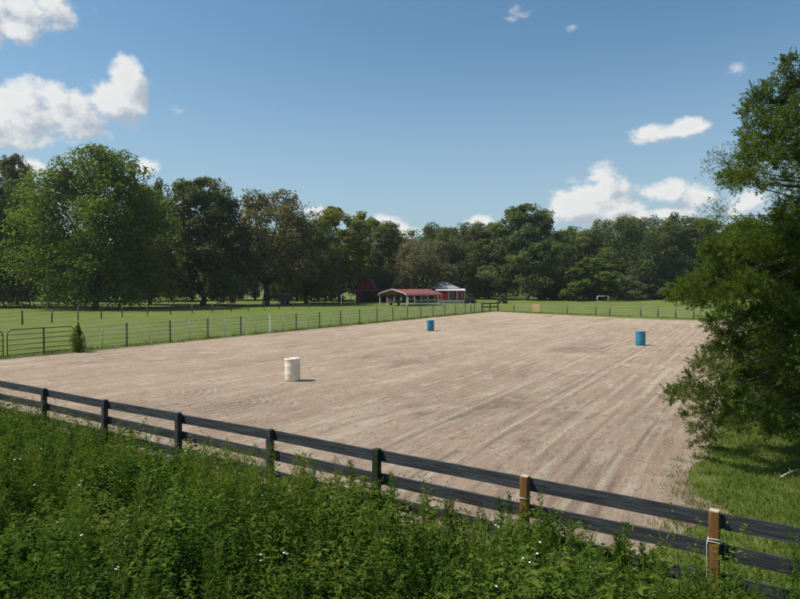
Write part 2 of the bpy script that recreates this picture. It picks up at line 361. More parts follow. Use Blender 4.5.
AX = Vector((.482, .876, 0)).normalized(); AY = Vector((AX.y, -AX.x, 0))    # along and across the arena
ORG = Vector((-19, 33, 0)); ANG = math.atan2(AX.y, AX.x) - math.pi / 2
FA = Vector((3.2, 6.45, 0)); FD = Vector((-.823, .568, 0)).normalized(); FN = Vector((FD.y, -FD.x, 0))   # board fence; FN points beyond it
if FN.y < 0: FN = -FN
def to_local(p):
    q = Vector(p) - ORG; return (q.dot(AY), q.dot(AX))
outline = [ORG - AX * 11.5, ORG + AX * 10, ORG + AX * 25, ORG + AX * 45, ORG + AX * 68, gp(560, 315), gp(610, 317.4), gp(660, 319.8), gp(742, 321.5),
           gp(735, 350), gp(727, 390), gp(719, 432), gp(702, 458), gp(689, 478), gp(690, 489), gp(704, 500), gp(732, 514), gp(768, 531), gp(792, 543), gp(764, 540), gp(730, 530), gp(706, 527), gp(684, 533), gp(668, 548),
           FA + FD * 1.2 - FN * .2, FA + FD * 6 - FN * .25, FA + FD * 12 - FN * .3, FA + FD * 22 - FN * .3, FA + FD * 32 - FN * .3]
sm = []
for i in range(len(outline)):                    # round the corners of the near right grass edge
    if 10 <= i <= 22:
        p0, p1, p2, p3 = [outline[(i + k) % len(outline)] for k in (-1, 0, 1, 2)]
        for k in range(4):
            t_ = k / 4; sm.append(.5 * ((2 * p1) + (p2 - p0) * t_ + (2 * p0 - 5 * p1 + 4 * p2 - p3) * t_ ** 2 + (3 * p1 - p0 - 3 * p2 + p3) * t_ ** 3))
    else: sm.append(outline[i])
outline = sm
pts = []
for i, p in enumerate(outline):
    q = outline[(i + 1) % len(outline)]; n = max(1, int((q - p).length / .30))
    nv = Vector(((q - p).y, -(q - p).x, 0)).normalized()
    for k in range(n):
        s = k / n; pos = p.lerp(q, s); dist = pos.y
        pts.append(pos + nv * (random.Random(i * 997 + k).gauss(0, .022) + .09 * math.sin(pos.x * 2.1 + pos.y * 1.7) + .05 * math.sin(pos.x * 5.3 - pos.y * 4.1)))
loc = [to_local(p) for p in pts]
RING = [(*to_local(gp(196, 404)), 1.0, 2.9), (*to_local(gp(120, 396)), 2.0, 3.6)]
TRACKS = [to_local(gp(660, 440))[0], to_local(gp(480, 450))[0], to_local(gp(560, 400))[0], to_local(gp(600, 470))[0], to_local(gp(560, 480))[0] - .3, to_local(gp(520, 470))[0], to_local(gp(622, 465))[0], to_local(gp(400, 440))[0], to_local(gp(330, 420))[0]]
M_dirt = mat('harrowed_dirt', dirt_shader)
mb = MB(); mb.add([(x, y, 0) for x, y in loc], [tuple(range(len(loc)))])
ar = mb.build('arena_dirt', M_dirt, loc=(ORG.x, ORG.y, .008), rz=ANG)
me = ar.data
if me.polygons[0].normal.z < 0: me.flip_normals()
tag(ar, 'harrowed tan dirt floor of the riding arena', 'dirt arena', kind='structure')
# soil under the weeds on the camera's side of the board fence
mb = MB(); q = [FA - FD * 7 - FN * .15, FA + FD * 26 - FN * .15, FA + FD * 26 - FN * 16, FA - FD * 7 - FN * 16]
mb.add([(p.x, p.y, .02) for p in q], [(0, 1, 2, 3)]); so = mb.build('weedy_verge', M_soil)
if so.data.polygons[0].normal.z < 0: so.data.flip_normals()
tag(so, 'brown soil under the weeds on the near side of the board fence', 'ground', kind='structure')

# ------------------------------------------------------------------ trees
def diamonds(c, nrm, size, aspect, rng):
    """one diamond leaf per centre"""
    n = len(c); r = unit(rng.normal(size=(n, 3))); t_ = unit(np.cross(nrm, r)); b = np.cross(nrm, t_)
    s = (size * rng.uniform(.65, 1.35, n))[:, None] if np.isscalar(size) else size[:, None]
    v = np.stack([c + t_ * s, c + b * s * aspect, c - t_ * s, c - b * s * aspect], 1)
    return v.reshape(-1, 3), np.arange(n * 4).reshape(n, 4)

def grow_crown(seed, H, Wd, base, lobes, leaves, leaf, gap=.0, top_bias=1.0, flat=.92, droop=0.0, lean=0.0):
    """lobes of leaf clumps round a spreading head; returns leaves and limb ends"""
    g = np.random.default_rng(seed); L = []
    for i in range(lobes):
        u = (i + .5) / lobes; ph = i * 2.39996 + g.uniform(-.4, .4)
        zz = u ** top_bias; prof = math.sqrt(max(.05, 1 - (abs(zz - .38) / .66) ** 2.0))
        rr = Wd * .5 * prof * g.uniform(.45, .80); lr = Wd * g.uniform(.17, .245) * (1.0 - .28 * zz)
        z = base + (H - base) * (.10 + .90 * zz) - lr * .8
        L.append((np.array([rr * math.cos(ph) + lean * zz, rr * math.sin(ph), max(z, base + lr * .4)]), lr))
    C = []; N = []; T = []
    per = leaves // lobes
    for (c, lr) in L:
        k = max(8, int(22 * (1 - gap))); d = unit(g.normal(size=(k, 3)) + np.array([0, 0, .25]))
        cc = c + d * lr * g.uniform(.55, 1.0, (k, 1)) * np.array([1, 1, flat]); cr = lr * g.uniform(.28, .50, k)
        ln = per // k
        for j in range(k):
            dd = unit(g.normal(size=(ln, 3)) + np.array([0, 0, .22])); rad = g.uniform(.35, 1.0, (ln, 1)) ** .6
            p = cc[j] + dd * rad * cr[j] * np.array([1.1, 1.1, .9]); p[:, 2] -= droop * g.uniform(0, 1, ln) ** 2 * lr
            C.append(p); N.append(unit(dd * .45 + g.normal(size=(ln, 3)) * .42 + np.array([-.15, -.1, .55])))
            T.append(np.clip(g.normal(.42, .20, ln) + g.normal(0, .10), 0, 1))
    C = np.concatenate(C); N = np.concatenate(N); T = np.concatenate(T)
    v, f = diamonds(C, N, leaf, .62, g); return v, f, np.repeat(T, 4), L

def trunk_mesh(seed, H, base, L, r0, bark, forks=1):
    g = random.Random(seed); mb = MB(); fork = max(.6, base * .75); pts = [(0, 0, -.15)]
    for k in range(1, 4): pts.append((g.uniform(-.12, .12) * k * r0 * 2, g.uniform(-.12, .12) * k * r0 * 2, fork * k / 3))
    mb.tube(pts, [r0 * 1.35, r0 * 1.02, r0 * .92, r0 * .85], 9)
    top = Vector(pts[-1])
    for (c, lr) in L:
        c = Vector(c); st = top.lerp(Vector((top.x, top.y, max(top.z, c.z * .55))), g.uniform(0, .5))
        m1 = st.lerp(c, .45) + Vector((g.uniform(-.5, .5), g.uniform(-.5, .5), g.uniform(.0, .8)))
        mb.tube([st, m1, c], [r0 * .42, r0 * .27, r0 * .10], 6)
        for k in range(3):
            e = c + Vector((g.uniform(-1, 1), g.uniform(-1, 1), g.uniform(-.3, .9))) * lr; mb.tube([m1.lerp(c, .6), e], [r0 * .12, r0 * .04], 5)
    mb.tube([top, (top.x, top.y, H * .72)], [r0 * .6, r0 * .12], 6)
    return mb

KIND = {}
def tree_kind(name, seed, leafmat, bark=M_bark, H=20, Wd=20, base=3.5, lobes=20, leaves=17000, leaf=.30, r0=.42, **kw):
    v, f, tint, L = grow_crown(seed, H, Wd, base, lobes, leaves, leaf, **kw)
    cme = np_mesh('crown', v, f, leafmat, tint)
    mb = trunk_mesh(seed, H, base, L, r0, bark); o = mb.build('trunk', bark); tme = o.data; bpy.data.objects.remove(o)
    zmax = v[:, 2].max(); wx = np.percentile(v[:, 0], 99) - np.percentile(v[:, 0], 1)
    KIND[name] = (tme, cme, zmax, wx)
tree_kind('broad', 3, M_leaf_bright, H=22, Wd=22, base=2.2, lobes=30, leaves=52000, leaf=.205, top_bias=.9)
tree_kind('oak', 11, M_leaf_oak, H=20, Wd=17, base=2.0, lobes=24, leaves=38000, leaf=.20)
tree_kind('oak_tall', 17, M_leaf_oak, H=22, Wd=14, base=2.0, lobes=24, leaves=38000, leaf=.20, top_bias=.85)
tree_kind('oak_wide', 23, M_leaf_oak, H=18, Wd=20, base=1.6, lobes=24, leaves=40000, leaf=.21)
tree_kind('olive', 29, M_leaf_olive, H=20, Wd=20, base=4.5, lobes=22, leaves=26000, leaf=.20, gap=.35, r0=.5, flat=.6)
tree_kind('moss', 31, M_leaf_moss, H=15, Wd=15, base=1.4, lobes=20, leaves=32000, leaf=.18, droop=.9)
tree_kind('airy', 37, M_leaf_yellow, H=20, Wd=14, base=5, lobes=18, leaves=24000, leaf=.21, gap=.45, flat=.6)
tree_kind('dark_airy', 41, M_leaf_oak, H=22, Wd=12, base=5, lobes=14, leaves=15000, leaf=.21, gap=.4)
tree_kind('young', 43, M_leaf_bright, H=9, Wd=8, base=.5, lobes=14, leaves=11000, leaf=.20, r0=.2, top_bias=.85)
tree_kind('shrub', 47, M_leaf_oak, H=4, Wd=5, base=.15, lobes=9, leaves=6000, leaf=.14, r0=.1)

def tree(kind, x, d, top, wpx, label, rz=0.0, cat='tree', name=None, ybase=None, group='trees along the far side of the pasture'):
    tme, cme, zmax, wx = KIND[kind]
    X = (x - 400) / F * d; h = CH + (HZ - top) / F * d; wd = wpx / F * d
    root = empty(name or {'young': 'young_tree', 'shrub': 'shrub', 'broad': 'broadleaf_tree', 'moss': 'moss_hung_oak'}.get(kind, 'oak_tree'), (X, d, 0), rz)
    s = wd / wx; root.scale = (s, s, h / zmax)
    t_ = link('trunk', tme, root); c_ = link('crown', cme, root)
    tag(root, label, cat, group); return root

BT = 'trees along the far side of the pasture'
tree('oak_wide', -6, 112, 168, 90, 'dark oak at the left edge, partly outside the picture', .3)
tree('oak_tall', 17, 128, 154, 44, 'tall narrow dark tree rising behind the left edge oak', 1.0)
tree('broad', 96, 104, 145, 132, 'very broad bright green tree, the largest of the left row', .4)
tree('oak', 150, 128, 176, 60, 'dark tree peering over the right shoulder of the largest bright green tree', 2.1)
tree('oak_tall', 203, 120, 178, 92, 'dense dark green tree right of the largest bright green tree', .9)
tree('olive', 266, 126, 189, 106, 'olive brown open-crowned oak with sky showing between its limbs', .2)
tree('oak', 306, 138, 214, 68, 'dark rounded tree right of the open-crowned olive oak', 4.0)
tree('airy', 341, 150, 205, 62, 'thin yellow green tree rising behind the dark rounded tree', .0)
tree('oak', 382, 165, 216, 66, 'dark green tree standing behind the old dark red barn', 5.2)
tree('moss', 419, 152, 236, 70, 'grey green moss hung oak behind the red roofed carport', .5)
tree('oak_wide', 455, 192, 221, 82, 'wide dark oak rising behind the red shed', 1.4)
tree('oak_tall', 489, 182, 222, 52, 'narrow oak between the shed oak and the tallest middle tree', 2.9)
tree('oak_tall', 527, 172, 204, 72, 'tallest dark tree in the middle of the far tree line', .1)
tree('oak', 574, 188, 226, 66, 'dark oak just right of the tallest middle tree', 3.6)
tree('young', 589, 164, 257, 54, 'low light green tree in front of the dark wood', .8)
tree('oak_wide', 622, 186, 214, 74, 'dark oak standing behind the two goal frames', 2.4)
tree('oak', 662, 190, 212, 72, 'highest oak of the right wood, left of the near cedar', 1.1)
tree('oak_tall', 699, 194, 216, 66, 'oak at the end of the wood half hidden by the near cedar', 4.4)
tree('oak_wide', 745, 194, 222, 90, 'oak hidden almost wholly behind the near cedar', 5.5)
tree('oak', 810, 190, 225, 90, 'oak beyond the right edge behind the near cedar', .6)
SG = 'low shrubs under the far trees'
tree('shrub', 628, 170, 274, 38, 'rounded dark shrub right of the low light green tree', .3, 'shrub', group=SG)
tree('shrub', 660, 176, 279, 44, 'wide low shrub at the foot of the right wood', 1.3, 'shrub', group=SG)
tree('shrub', 556, 176, 279, 34, 'dark shrub left of the low light green tree', 2.3, 'shrub', group=SG)
tree('shrub', 503, 138, 293, 10, 'tiny dark shrub standing alone on the pasture', .7, 'shrub', group=SG)
tree('shrub', 696, 172, 277, 40, 'dark shrub by the near cedar at the end of the wood', 3.3, 'shrub', group=SG)
tree('shrub', 372, 148, 296, 12, 'small bush in front of the old dark red barn', 4.3, 'shrub', group=SG)

def far_wood():
    """the wood behind the single trees, seen as one mass"""
    g = np.random.default_rng(77); V = []; Fc = []; T = []; k0 = 0
    spots = [(x, g.uniform(215, 265), g.uniform(224, 238)) for x in range(405, 860, 16)]
    spots += [(x, g.uniform(270, 320), g.uniform(240, 262)) for x in range(-140, 410, 17)]
    spots += [(x, g.uniform(200, 225), g.uniform(252, 270)) for x in range(540, 850, 20)]
    spots += [(x, g.uniform(146, 178), g.uniform(216, 240)) for x in range(-60, 340, 21)]
    spots += [(x + g.uniform(-5, 5), g.uniform(175, 215), g.uniform(288.5, 294)) for x in range(-60, 350, 12) if g.random() < .75]
    tk = []
    for i, (x, d, top) in enumerate(spots):
        h = CH + (HZ - top) / F * d; wd = h * g.uniform(.75, 1.05)
        v, f, t_, _ = grow_crown(500 + i, h, wd, h * (.06 if x > 400 else .11), 13, 5200, .40)
        v[:, 0] += (x - 400) / F * d; v[:, 1] += d; V.append(v); Fc.append(f + k0); T.append(t_); k0 += len(v)
        tb = MB(); X = (x - 400) / F * d; tb.tube([(X, d, -.1), (X + .2, d, h * .25), (X - .2, d, h * .6)], [.4, .3, .12], 6); tk.append(tb)
    for tb in tk:
        q4 = np.array(tb.v, dtype=float); f4 = np.array([f for f in tb.f if len(f) == 4]); V.append(q4); Fc.append(f4 + k0); T.append(np.full(len(q4), -1.0)); k0 += len(q4)
    me = np_mesh('woodland', np.concatenate(V), np.concatenate(Fc), [M_leaf_oak, M_bark], np.concatenate(T), np.concatenate([np.full(len(f), 1 if i >= len(spots) else 0) for i, f in enumerate(Fc)]))
    tag(link('woodland', me), 'continuous dark woodland behind the single trees', 'woodland', kind='stuff')
far_wood()

# ------------------------------------------------------------------ the near cedar on the right
def cedar():
    g = np.random.default_rng(5); pr = random.Random(5)
    base = Vector((10.6, 13.8, 0)); root = empty('cedar_tree', base)
    D = 13.2
    blobs = []      # photo x, y, radius in px, distance
    for row in [(788, 66, 11), (794, 88, 17), (769, 88, 9), (756, 99, 12), (747, 112, 9), (776, 108, 16), (797, 118, 20), (762, 124, 13), (748, 133, 9), (781, 137, 20), (758, 149, 12), (772, 160, 15),
                (797, 150, 16), (744, 158, 11), (737, 172, 10), (729, 182, 9), (752, 176, 11), (741, 183, 7), (748, 142, 9), (724, 176, 5), (766, 184, 8), (790, 176, 9),
                (798, 203, 13), (784, 210, 10), (798, 218, 14), (778, 222, 12), (746, 226, 10), (727, 239, 11), (710, 246, 9), (757, 246, 15), (785, 250, 18), (760, 272, 16), (798, 238, 26), (768, 236, 18), (748, 232, 13), (735, 243, 13), (722, 250, 12), (744, 258, 18), (775, 264, 24), (712, 262, 11), (798, 285, 26),
                (722, 275, 16), (703, 281, 13), (690, 288, 12), (678, 293, 10), (745, 285, 20), (770, 300, 22), (705, 297, 12), (725, 300, 15), (695, 303, 8),
                (745, 318, 17), (790, 325, 26), (712, 322, 10), (728, 334, 13), (718, 350, 12), (740, 350, 18), (765, 340, 20), (797, 360, 25),
                (705, 363, 11), (722, 372, 14), (745, 378, 18), (775, 375, 22), (695, 380, 9), (683, 392, 10), (673, 397, 8), (700, 396, 11), (718, 394, 14), (740, 404, 15), (768, 408, 18), (797, 402, 22),
                (708, 413, 11), (725, 418, 12), (700, 430, 8), (712, 436, 7), (745, 423, 11), (690, 416, 5), (697, 445, 5), (775, 428, 12), (798, 430, 14)]:
        blobs.append((row[0], row[1], row[2], D + pr.uniform(-1.1, .9)))
    B = []
    for (x, y, r, d) in blobs: B.append((pd(x, y, d) - base, r / F * d * 1.12))
    # the side of the tree outside the picture and its rear
    for k in range(78):
        z = pr.uniform(.9, 9.2); rad = (2.2 + 3.2 * (1 - abs(z - 3.6) / 6.2)) * pr.uniform(.35, 1.0); a = pr.uniform(-1.75, 2.1)
        B.append((Vector((rad * math.cos(a), rad * math.sin(a), z)), pr.uniform(.45, .85)))
    for k in range(34): B.append((Vector((-1.6 + pr.uniform(-1, 1), pr.uniform(-.6, 1.6), pr.uniform(1.2, 4.8))), pr.uniform(.45, .7)))
    tw = MB(); tw.tube([(0, 0, -.2), (.05, .02, 1.4), (-.1, .1, 3.6), (.1, 0, 6.0), (-.15, .05, 9.0)], [.34, .26, .21, .14, .04], 12)
    C = []; N = []; A = []; T = []
    for (c, r) in B:
        zt = min(max(c.z + .18 * Vector((c.x, c.y)).length * (1 if c.z < 5 else -.9), .7), 8.8); st = Vector((0, .05, zt))
        m1 = st.lerp(c, .5) + Vector((pr.uniform(-.35, .35), pr.uniform(-.35, .35), pr.uniform(-.1, .45))); ln_ = (c - st).length
        tw.tube([st, m1, c], [.012 + .006 * ln_, .010 + .002 * ln_, .005], 6)
        seen = B.index((c, r)) < len(blobs); nt = max(12, int((120 if seen else 40) * (r / .36) ** 2))
        tip_bias = np.array((c - Vector((0, 0, c.z))).normalized()) * .7 + np.array([0, 0, .35])
        bt = g.normal(.40, .10)
        for k in range(nt):
            d = unit(g.normal(size=3)); p0 = np.array(c) + d * r * g.uniform(.15, .95) * np.array([1, 1, .85])
            ax = unit(d * .8 + tip_bias * g.uniform(.3, 1.2) + g.normal(size=3) * .35)
            L = g.uniform(.11, .25); m = int(g.integers(34, 50)) if seen else int(g.integers(14, 20))
            s = g.uniform(0, 1, m); sd_ = unit(np.cross(ax, g.normal(size=(m, 3))))
            C.append(p0 + ax * (s * L)[:, None] + sd_ * ((1 - s) * .055 + .012)[:, None] * g.uniform(.3, 1.1, (m, 1)))
            A.append(unit(ax + sd_ * .75)); N.append(unit(sd_ * .5 + g.normal(size=(m, 3)) * .5 + ax * .2)); T.append(np.clip(g.normal(bt, .13, m) + (.3 if g.random() < .10 else 0), 0, 1))
            if k % 9 == 0:
                e = Vector(p0 + ax * L * .6); tw.tube([c, e], [.007, .003], 4)
    C = np.concatenate(C); N = np.concatenate(N); A = np.concatenate(A); T = np.concatenate(T); n = len(C)
    b = unit(np.cross(N, A)); s = (.0178 * g.uniform(.7, 1.5, n))[:, None]
    v = np.stack([C + A * s, C + b * s * .36, C - A * s, C - b * s * .36], 1).reshape(-1, 3)
    tw.build('trunk', M_bark, root)
    link('crown', np_mesh('crown', v, np.arange(n * 4).reshape(n, 4), M_leaf_cedar, np.repeat(T, 4)), root)
    # bare pale twigs in the lower branches
    for (x, y, x2, y2, d) in [(770, 322, 735, 332, 12.2), (765, 334, 738, 356, 12.2), (752, 326, 728, 322, 12.1), (792, 338, 772, 352, 12), (748, 318, 720, 330, 12.1), (755, 345, 748, 366, 12.1),
                              (736, 300, 718, 312, 12.2), (800, 362, 778, 346, 12), (765, 268, 745, 276, 12.1), (740, 272, 728, 262, 12.2), (790, 330, 760, 326, 12), (715, 400, 700, 425, 12.3), (745, 395, 738, 415, 12.2)]:
        a, b_ = pd(x, y, d) - base, pd(x2, y2, d - .1) - base
        m1 = a.lerp(b_, .5) + Vector((0, 0, pr.uniform(-.05, .08))); dt = MB(); dt.tube([a, m1, b_], [.008, .006, .003], 5)
        for k in range(4):
            q_ = a.lerp(b_, pr.uniform(.3, .95)); dt.tube([q_, q_ + Vector((pr.uniform(-.25, .1), pr.uniform(-.1, .1), pr.uniform(-.22, .15)))], [.004, .002], 4)
        dt.build('dead_twig', M_bark if (x + y) % 3 else M_pale_bark, root)
    tag(root, 'large dark green cedar with drooping feathery boughs by the arena', 'tree')
cedar()

# ------------------------------------------------------------------ weeds in the foreground
def leaf_tris(base, d, nrm, ln, wd, bend=1.0):
    """folded leaf of two triangles from its foot along d"""
    b = unit(np.cross(nrm, d)); m = base + d * (ln * .45)[:, None]
    up = nrm * (ln * .07 * bend)[:, None]
    tip = base + d * ln[:, None] - nrm * (ln * .12 * bend)[:, None]
    v = np.stack([base, m + b * wd[:, None] + up, tip, m - b * wd[:, None] + up], 1)
    n = len(base); k = np.arange(n) * 4
    f = np.stack([np.stack([k, k + 1, k + 2], 1), np.stack([k, k + 2, k + 3], 1)], 1).reshape(-1, 3)
    return v.reshape(-1, 3), f
def forb(g, h, nl, ls, tint, spread=.22, shoots=5):
    """leafy herb with side shoots: arrays of leaf feet, directions, normals, lengths, widths"""
    P = []; Dn = []
    lean = g.normal(size=2) * .10
    for s in range(shoots):
        z0 = 0 if s == 0 else h * g.uniform(.15, .55); a = g.uniform(0, 2 * math.pi)
        z1 = h if s == 0 else min(h * 1.02, z0 + h * g.uniform(.35, .6)); r1 = 0 if s == 0 else spread * g.uniform(.5, 1.1)
        k = nl // shoots; u = g.uniform(.18, 1, k) ** .75
        x = np.cos(a) * r1 * u ** 1.2 + lean[0] * u; y = np.sin(a) * r1 * u ** 1.2 + lean[1] * u; z = z0 + (z1 - z0) * u
        P.append(np.stack([x, y, z], 1)); th = g.uniform(0, 2 * math.pi, k); Dn.append(np.stack([np.cos(th), np.sin(th), g.uniform(-.35, .55, k)], 1))
    P = np.concatenate(P); Dn = unit(np.concatenate(Dn)); n = len(P)
    N = unit(np.cross(Dn, np.cross(np.array([0, 0, 1.0]), Dn)) + g.normal(size=(n, 3)) * .28)
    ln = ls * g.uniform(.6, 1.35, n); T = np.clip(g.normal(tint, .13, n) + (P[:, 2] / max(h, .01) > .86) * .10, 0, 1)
    return P, Dn, N, ln, ln * g.uniform(.14, .27), T
def feathery(g, h, tint, nl=150):
    u = g.uniform(.12, 1, nl); lean = g.normal(size=2) * .08
    P = np.stack([lean[0] * u, lean[1] * u, u * h], 1) + g.normal(size=(nl, 3)) * .012
    th = g.uniform(0, 2 * math.pi, nl); Dn = unit(np.stack([np.cos(th), np.sin(th), g.uniform(.4, 1.3, nl)], 1)); N = unit(g.normal(size=(nl, 3)) + np.array([0, 0, .4]))
    ln = .13 * g.uniform(.5, 1.2, nl) * (1.15 - .6 * u); return P, Dn, N, ln, np.full(nl, .0055), np.clip(g.normal(tint, .1, nl), 0, 1)
def grass_tuft(g, h, tint, nl=26):
    P = np.concatenate([g.normal(size=(nl, 2)) * .035, np.zeros((nl, 1))], 1); th = g.uniform(0, 2 * math.pi, nl)
    Dn = unit(np.stack([np.cos(th) * .38, np.sin(th) * .38, np.ones(nl)], 1)); N = unit(np.stack([np.cos(th), np.sin(th), -.38 * np.ones(nl)], 1) + .001)
    return P, Dn, N, h * g.uniform(.55, 1.1, nl), np.full(nl, .0075), np.clip(g.normal(tint, .12, nl), 0, 1)

def vnoise(x, y, s, seed):        # cheap smooth value noise
    g = np.random.default_rng(seed); tab = g.uniform(size=(64, 64)); x = x / s; y = y / s
    xi, yi = math.floor(x), math.floor(y); fx, fy = x - xi, y - yi; fx = fx * fx * (3 - 2 * fx); fy = fy * fy * (3 - 2 * fy)
    T_ = lambda i, j: tab[i % 64, j % 64]
    return (T_(xi, yi) * (1 - fx) + T_(xi + 1, yi) * fx) * (1 - fy) + (T_(xi, yi + 1) * (1 - fx) + T_(xi + 1, yi + 1) * fx) * fy

def weeds():
    g = np.random.default_rng(21); proto = []
    for k in range(10): proto.append(('forb', forb(g, 1.0, 175, .056, .44, .27, 8)))
    for k in range(4): proto.append(('broad', forb(g, 1.0, 110, .074, .48, .26, 6)))
    for k in range(4): proto.append(('fine', forb(g, 1.0, 230, .036, .42, .20, 9)))
    for k in range(4): proto.append(('feather', feathery(g, 1.0, .58, 230)))
    for k in range(3): proto.append(('grass', grass_tuft(g, 1.0, .66)))
    V = []; Fc = []; T = []; MI = []; k0 = 0; flowers = []
    step = .195; s_ = -6.5
    while s_ < 24:
        t_ = -.02
        while t_ < 15:
            s2 = s_ + g.uniform(-.11, .11); t2 = t_ + g.uniform(-.11, .11)
            p = FA + FD * s2 - FN * t2
            t_ += step
            if p.y < 2.6 or p.x < -.74 * p.y - 3.0 or p.x > .74 * p.y + 2.5: continue
            big = .25 + .75 * vnoise(p.x, p.y, 1.15, 3) if t2 > 1.6 else .38 + .30 * vnoise(p.x, p.y, 1.15, 3); mid = vnoise(p.x, p.y, .55, 4); sp = vnoise(p.x, p.y, 1.7, 5)
            edge = min(1, max(0, (t2 + .05) / (.85 + .9 * vnoise(p.x, p.y, 1.0, 9))))
            if g.random() > .62 + .38 * edge: continue
            h = (.72 + .28 * edge) * (.24 + .95 * big + .45 * mid) * g.uniform(.82, 1.16)
            r = g.random()
            if edge < .55 and r < .40: kd = 'grass'
            elif sp > .62 and r < .5: kd = 'feather'
            elif r < (.10 if s2 > 5 else .22): kd = 'feather'
            elif r < .16 and p.y > 6 and vnoise(p.x, p.y, 1.4, 19) > .45: kd = 'grass'
            elif vnoise(p.x, p.y, .8, 15) > .60 and r < .8: kd = 'broad'
            elif sp < .42 or r < .3: kd = 'fine'
            else: kd = 'forb'
            stalk = kd in ('fine', 'forb') and g.random() < .09
            if stalk: h *= 1.32
            cand = [q_ for q_ in proto if q_[0] == kd]; P, Dn, N, ln, wd, tn = cand[int(g.integers(len(cand)))][1]
            a = g.uniform(0, 2 * math.pi); ca, sa = math.cos(a), math.sin(a); Rm = np.array([[ca, -sa, 0], [sa, ca, 0], [0, 0, 1]])
            sc = h * (1.22 if kd == 'feather' else .85 if kd == 'grass' else 1.0); hs = (.75 + .5 * h) * (.55 if stalk else 1)
            far = 1.0 if p.y < 8.5 else .8
            sel = slice(None) if far == 1.0 else g.random(len(P)) < far
            P2 = (P[sel] * np.array([hs, hs, sc])) @ Rm.T + np.array([p.x, p.y, .02]); l2 = ln[sel] * (1 if kd != 'grass' else h) * (g.uniform(.85, 1.2))
            v, f = leaf_tris(P2, Dn[sel] @ Rm.T, N[sel] @ Rm.T, l2, wd[sel] * (1.0 if kd in ('feather', 'grass') else l2 / ln[sel]), .12 if kd in ('feather', 'grass') else 1.0)
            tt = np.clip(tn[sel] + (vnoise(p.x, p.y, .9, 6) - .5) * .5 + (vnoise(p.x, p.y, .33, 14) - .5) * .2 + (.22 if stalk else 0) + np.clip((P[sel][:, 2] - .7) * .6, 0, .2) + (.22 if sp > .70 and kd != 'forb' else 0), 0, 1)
            V.append(v); Fc.append(f + k0); T.append(np.repeat(tt, 4)); MI.append(np.zeros(len(f))); k0 += len(v)
            tp = P2[np.argsort(P2[:, 2])[-6:]].mean(0); foot = np.array([p.x, p.y, .0])
            if kd != 'grass':                       # the stem that carries the leaves
                dv = tp - foot; L_ = np.linalg.norm(dv); dv = dv / L_; nn = unit(np.cross(dv, np.array([[math.cos(a), math.sin(a), 0]])))
                v, f = leaf_tris(foot[None], dv[None], nn, np.array([L_]), np.array([.0035]), .05); V.append(v); Fc.append(f + k0); T.append(np.full(len(v), .5)); MI.append(np.zeros(len(f))); k0 += len(v)
            if kd in ('forb', 'fine', 'broad') and g.random() < (.035 if s2 < 3.2 else .016) + .55 * max(0, vnoise(p.x, p.y, 1.1, 8) - .60): flowers.append((tp[0], tp[1], tp[2] + .025))
        s_ += step
    for (x, y, z) in flowers:                       # small white five petalled flower heads
        for q_ in range(int(g.integers(1, 3))):
            c = np.array([x, y, z]) + (g.normal(size=3) * .035 if q_ else 0); th = np.arange(5) * 2 * math.pi / 5 + g.uniform(0, 1)
            Dn = unit(np.stack([np.cos(th), np.sin(th), np.full(5, .35)], 1)); tilt = unit(np.array([g.normal() * .3, -.35 + g.normal() * .3, 1]))
            Dn = unit(Dn - (Dn @ (tilt - np.array([0, 0, 1])))[:, None] * .6)
            v, f = leaf_tris(np.repeat(c[None], 5, 0), Dn, np.repeat(tilt[None], 5, 0), np.full(5, .014), np.full(5, .0055))
            V.append(v); Fc.append(f + k0); T.append(np.zeros(len(v))); MI.append(np.ones(len(f))); k0 += len(v)
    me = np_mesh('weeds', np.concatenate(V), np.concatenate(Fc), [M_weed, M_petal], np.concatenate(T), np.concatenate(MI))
    tag(link('weeds', me), 'dense leafy green weeds with small white flowers before the fence', 'weeds', kind='stuff')
    print('weed faces', len(me.polygons))
weeds()

def tall_weed(x, y, d, h, label, kd='feather', seed=0, tint=.5):
    g = np.random.default_rng(seed + 900); p = pd(x, y, d); root = empty('tall_weed', (p.x, p.y, .02)); mb = MB(); V = []; Fc = []; T = []; k0 = 0
    for k in range(3 if kd == 'feather' else 2):
        lean = g.normal(size=2) * .10; hh = h * g.uniform(.72, 1.0); off = g.normal(size=2) * .04
        tip = Vector((off[0] + lean[0], off[1] + lean[1], hh)); mb.tube([(off[0], off[1], 0), (off[0] + lean[0] * .4, off[1] + lean[1] * .4, hh * .55), tip], [.006, .005, .002], 5)
        P, Dn, N, ln, wd, tn = feathery(g, hh, tint, 420) if kd == 'feather' else forb(g, hh, 110, .062, tint, .14, 5)
        u = P[:, 2:3] / hh; P = P.copy(); P[:, :2] = (P[:, :2] if kd != 'feather' else g.normal(size=(len(P), 2)) * .01) + np.array(off) + np.array(lean) * u
        v, f = leaf_tris(P, Dn, N, ln * (1 if kd != 'feather' else .85), wd, .15 if kd == 'feather' else 1.0); V.append(v); Fc.append(f + k0); T.append(np.repeat(tn, 4)); k0 += len(v)
    mb.build('stem', M_weed, root); link('leaves', np_mesh('leaves', np.concatenate(V), np.concatenate(Fc), M_weed, np.concatenate(T)), root)
    tag(root, label, 'weed', 'tall weeds standing up along the board fence')
tall_weed(512, 500, 7.35, 1.42, 'tall feathery weed just left of the brown post with two wire ties', seed=1, tint=.55)
tall_weed(548, 500, 7.0, 1.16, 'tall feathery weed just right of the brown post with two wire ties', seed=2)
tall_weed(585, 500, 6.6, .98, 'shorter weed stem midway between the two brown posts', seed=3, tint=.62)
tall_weed(622, 500, 6.55, 1.18, 'tall feathery weed midway between the two brown posts, the taller one', seed=4)
tall_weed(652, 500, 6.3, .95, 'thin weed stem left of the rightmost brown post', seed=5)
